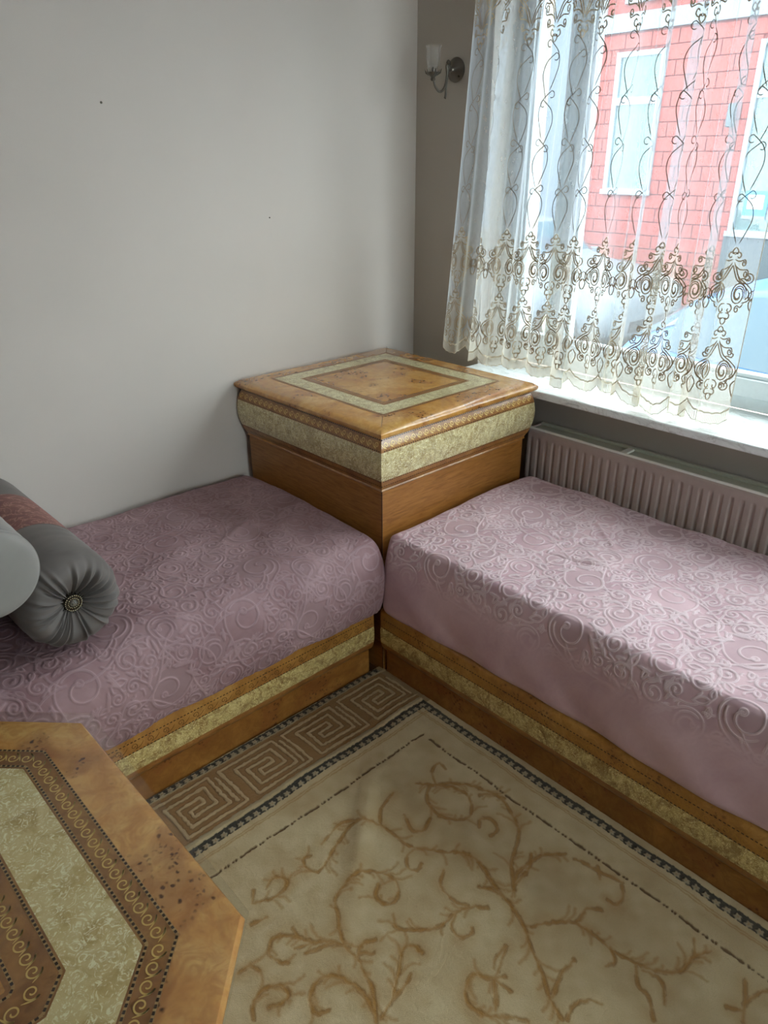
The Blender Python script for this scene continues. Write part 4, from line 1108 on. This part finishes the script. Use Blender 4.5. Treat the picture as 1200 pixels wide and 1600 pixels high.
# ------------------------------------------------------------------ the street outside
GZ = -.55
tag(MB().box(.34, 40, -30, 40, GZ-.1, GZ).build('ground', simple('grey asphalt', lin(50, 54, 60), .9)), kind='structure')
pav = MB().box(7.4, 9.0, -30, 40, GZ, GZ+.1).build('far_pavement', simple('pale paving', lin(78, 82, 88), .85)); tag(pav, kind='structure')
FX = 9.0
M_brick = simple('red painted blockwork', lin(142, 66, 58), .8, 0, .3, 30)
M_mortar = simple('mortar', lin(128, 64, 58), .9)
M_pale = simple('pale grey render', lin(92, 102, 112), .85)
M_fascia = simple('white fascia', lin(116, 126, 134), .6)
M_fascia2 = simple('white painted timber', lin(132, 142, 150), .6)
M_blind = simple('pale green blind', lin(84, 104, 96), .8)
M_dkpanel = simple('dark grey panel', lin(66, 76, 82), .5)
def building():
    root = empty('red_building', (FX+3, 2, GZ), label='red block building with white framed windows across the street', cat='building')
    def ch(o): o.parent = root; o.matrix_parent_inverse = root.matrix_basis.inverted(); return o
    Y0, Y1 = -6.0, 5.05
    ch(MB().box(FX+.03, FX+6, Y0, Y1, GZ+.1, 6.5).build('wall', M_mortar))
    wins = [(3.93, 4.72, 1.12, 3.02), (1.25, 2.62, .62, 3.0), (-1.2, .4, .62, 3.0)]
    # blocks
    bh, bw = .195, .42; proto = {}
    row = 0; z = GZ+.1
    while z < 3.25:
        y = Y1-(row % 2)*bw/2; 
        y_hi = Y1
        while y_hi > 1.0:
            y_lo = y-bw if y_hi == Y1 and row % 2 == 0 else (y_hi-bw if y_hi != Y1 else Y1-bw/2)
            ya, yb, za, zb = y_lo+.006, y_hi-.006, z+.006, min(z+bh, 3.25)-.006
            pieces = [(ya, yb)]
            for (w0, w1, v0, v1) in wins:
                if zb > v0 and za < v1:
                    np_ = []
                    for (a, b) in pieces:
                        if b <= w0 or a >= w1: np_.append((a, b)); continue
                        if a < w0-.02: np_.append((a, w0))
                        if b > w1+.02: np_.append((w1, b))
                    pieces = np_
            for a, b in pieces:
                key = (round(b-a, 3), round(zb-za, 3))
                if key not in proto:
                    o = MB().box(-.015, .02, -(b-a)/2, (b-a)/2, -(zb-za)/2, (zb-za)/2, .004).build('block', M_brick); proto[key] = o
                else: o = proto[key].copy(); COL.objects.link(o)
                ch(o); o.location = (FX+.015, (a+b)/2, (za+zb)/2)
            y_hi = y_lo
        z += bh; row += 1
    for (y0, y1, z0, z1) in wins:
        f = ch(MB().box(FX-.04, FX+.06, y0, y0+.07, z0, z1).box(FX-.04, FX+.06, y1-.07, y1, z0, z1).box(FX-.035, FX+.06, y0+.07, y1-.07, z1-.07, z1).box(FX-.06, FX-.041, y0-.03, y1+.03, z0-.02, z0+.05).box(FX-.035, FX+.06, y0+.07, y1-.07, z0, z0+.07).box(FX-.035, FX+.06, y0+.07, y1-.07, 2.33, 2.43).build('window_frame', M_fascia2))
        for nm, m, x in (('pane', M_pane, FX-.01), ('blind', M_blind, FX+.015)):
            k = MB().box(x, x+.006, y0+.06, y1-.06, z0+.06, z1-.06).build(nm, m); k.parent = f; k.matrix_parent_inverse = Matrix.Identity(4)
            k.location = (0, 0, 0); k.matrix_parent_inverse = f.matrix_basis.inverted()
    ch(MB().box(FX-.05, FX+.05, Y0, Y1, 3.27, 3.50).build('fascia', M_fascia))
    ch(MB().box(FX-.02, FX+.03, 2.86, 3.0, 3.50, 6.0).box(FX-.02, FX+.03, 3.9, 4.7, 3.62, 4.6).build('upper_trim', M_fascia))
    ch(MB().lathe([(.05, 1.99), (.06, 2.0), (.06, 2.26), (.05, 2.28)], (FX-.08, 2.83, 0), 'Z', 20).build('outside_lamp', M_dkpanel, None, True))
    ch(MB().box(FX-.03, FX+.03, Y0, 2.66, GZ+.1, .60).build('plinth_panel', M_dkpanel))
    # blue poster in the window
    p = ch(MB().box(FX-.030, FX-.022, 2.14, 2.46, .84, 1.20).build('poster', simple('blue poster', lin(50, 150, 200), .6)))
    q = ch(MB().box(FX-.034, FX-.031, 2.19, 2.41, .97, 1.15).build('poster_picture', simple('poster figure', lin(206, 226, 232), .6)))
    q = ch(MB().box(FX-.034, FX-.031, 2.14, 2.46, .84, .885).build('poster_stripe', M_fascia))
building()
nb = empty('pale_building', (FX+3, 9, GZ), label='pale grey rendered building left of the red one across the street', cat='building')
for nm, g, m in (('wall', (FX-.1, FX+6, 5.08, 16, GZ+.1, 7), M_pale), ('window', (FX-.14, FX-.09, 6.2, 7.4, 1.0, 2.8), M_fascia2), ('pane', (FX-.145, FX-.138, 6.3, 7.3, 1.1, 2.7), M_dkpanel)):
    k = MB().box(*g).build(nm, m); k.parent = nb; k.matrix_parent_inverse = nb.matrix_basis.inverted()
def car(name, label, x, y, flip, paint, glassm, L=4.2, W=1.75, Ht=1.45):
    root = empty(name, (x, y, GZ), label=label, cat='car', group='parked cars')
    def ch(o, p=None): o.parent = p or root; return o
    # cross sections along the length: (s, half width, z sill, z belt, z roof, half roof width)
    st = [(-.5, .36, .34, .62, .62, .30), (-.485, .46, .22, .70, .70, .40), (-.42, .49, .20, .80, .82, .44), (-.30, .5, .20, .90, .92, .46), (-.20, .5, .20, .93, .98, .44), (-.07, .5, .20, .94, 1.38, .37), (.05, .5, .20, .95, 1.45, .375), (.22, .5, .20, .96, 1.44, .37), (.36, .49, .20, .98, 1.34, .35), (.45, .48, .22, .98, 1.05, .40), (.49, .44, .28, .80, .86, .38), (.5, .36, .36, .6, .66, .32)]
    S = smooth_poly(np.array(st), 4); V = []; 
    for s_, hw, z0, zb, zr, hr in S:
        hw *= W; hr *= W; zr = max(zr, zb+.001)*Ht/1.45
        ring = [(hw*.80, z0), (hw*.97, z0+.08), (hw, (z0+zb)/2), (hw*.985, zb-.06), (hw*.95, zb), ((hw*.95+hr)/2, zb+(zr-zb)*.55), (hr*1.02, zr-.05*(zr > zb+.1)), (hr*.8, zr), (hr*.3, zr+.015)]
        full = ring+[(-a, b) for a, b in ring[::-1]]
        V += [(a, s_*L*flip, b) for a, b in full]
    k = 18; n = len(S)
    F = grid_faces(n, k, True); F = [tuple(q) for q in F]+[tuple(range(k))[::-1], tuple((n-1)*k+i for i in range(k))]
    body = ch(obj('body', V, F, paint, None, True))
    # glazing: quads lifted just off the greenhouse faces
    A = np.array(V).reshape(n, k, 3)
    def glaze(nm, i0, i1, j0, j1):
        g = A[i0:i1+1][:, j0:j1+1].copy()
        cc = np.array([0, g[..., 1].mean(), .9]); d = g-cc; g = g+d/np.linalg.norm(d, axis=-1, keepdims=True)*.012
        ch(obj(nm, g.reshape(-1, 3), grid_faces(i1-i0+1, j1-j0+1), glassm, None, True))
    glaze('windscreen', 17, 20, 5, 12); glaze('rear_window', 33, 36, 5, 12)
    glaze('side_window', 20, 26, 4, 6); glaze('side_window', 27, 33, 4, 6); glaze('side_window', 20, 26, 11, 13); glaze('side_window', 27, 33, 11, 13)
    tyre = simple(name+' tyre', lin(40, 40, 42), .8)
    for sx in (1, -1):
        for ys in (-.31, .31):
            c = (0, ys*L*flip, .31)
            wv = ch(MB().lathe([(.20, sx*W*.5-.20*sx), (.30, sx*W*.5-.19*sx), (.31, sx*W*.5-.10*sx), (.30, sx*W*.5-.01*sx), (.20, sx*W*.5+.0*sx)], c, 'X', 28).build('wheel', tyre, None, True))
            hb = MB().lathe([(.19, sx*W*.5+.002*sx), (.17, sx*W*.5+.008*sx), (.05, sx*W*.5+.012*sx), (.01, sx*W*.5+.013*sx)], c, 'X', 20).build('hub_cap', M_radtop, wv, True)
    ch(MB().box(-W*.30, W*.30, -L*.5*flip-.02, -L*.5*flip+.02, .30, .42).build('bumper_insert', tyre))
    for sx in (1, -1):
        ch(MB().box(sx*W*.36-.12, sx*W*.36+.12, -L*.478*flip-.03, -L*.478*flip+.03, .58, .68, .02).build('headlight', M_white))
        ch(MB().box(sx*W*.5+(.02 if sx > 0 else -.14), sx*W*.5+(.14 if sx > 0 else -.02), -L*.14*flip-.06, -L*.14*flip+.06, .92, 1.05, .02).build('side_mirror', paint))
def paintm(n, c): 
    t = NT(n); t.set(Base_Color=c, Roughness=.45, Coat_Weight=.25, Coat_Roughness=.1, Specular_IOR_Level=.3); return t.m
M_carglass = NT('tinted car glass'); M_carglass.set(Base_Color=lin(60, 80, 92), Roughness=.08, Specular_IOR_Level=.35); M_carglass = M_carglass.m
car('parked_car', 'blue hatchback parked close outside the window at the lower right', 3.35, -1.55, 1, paintm('blue car paint', lin(48, 104, 160)), M_carglass)
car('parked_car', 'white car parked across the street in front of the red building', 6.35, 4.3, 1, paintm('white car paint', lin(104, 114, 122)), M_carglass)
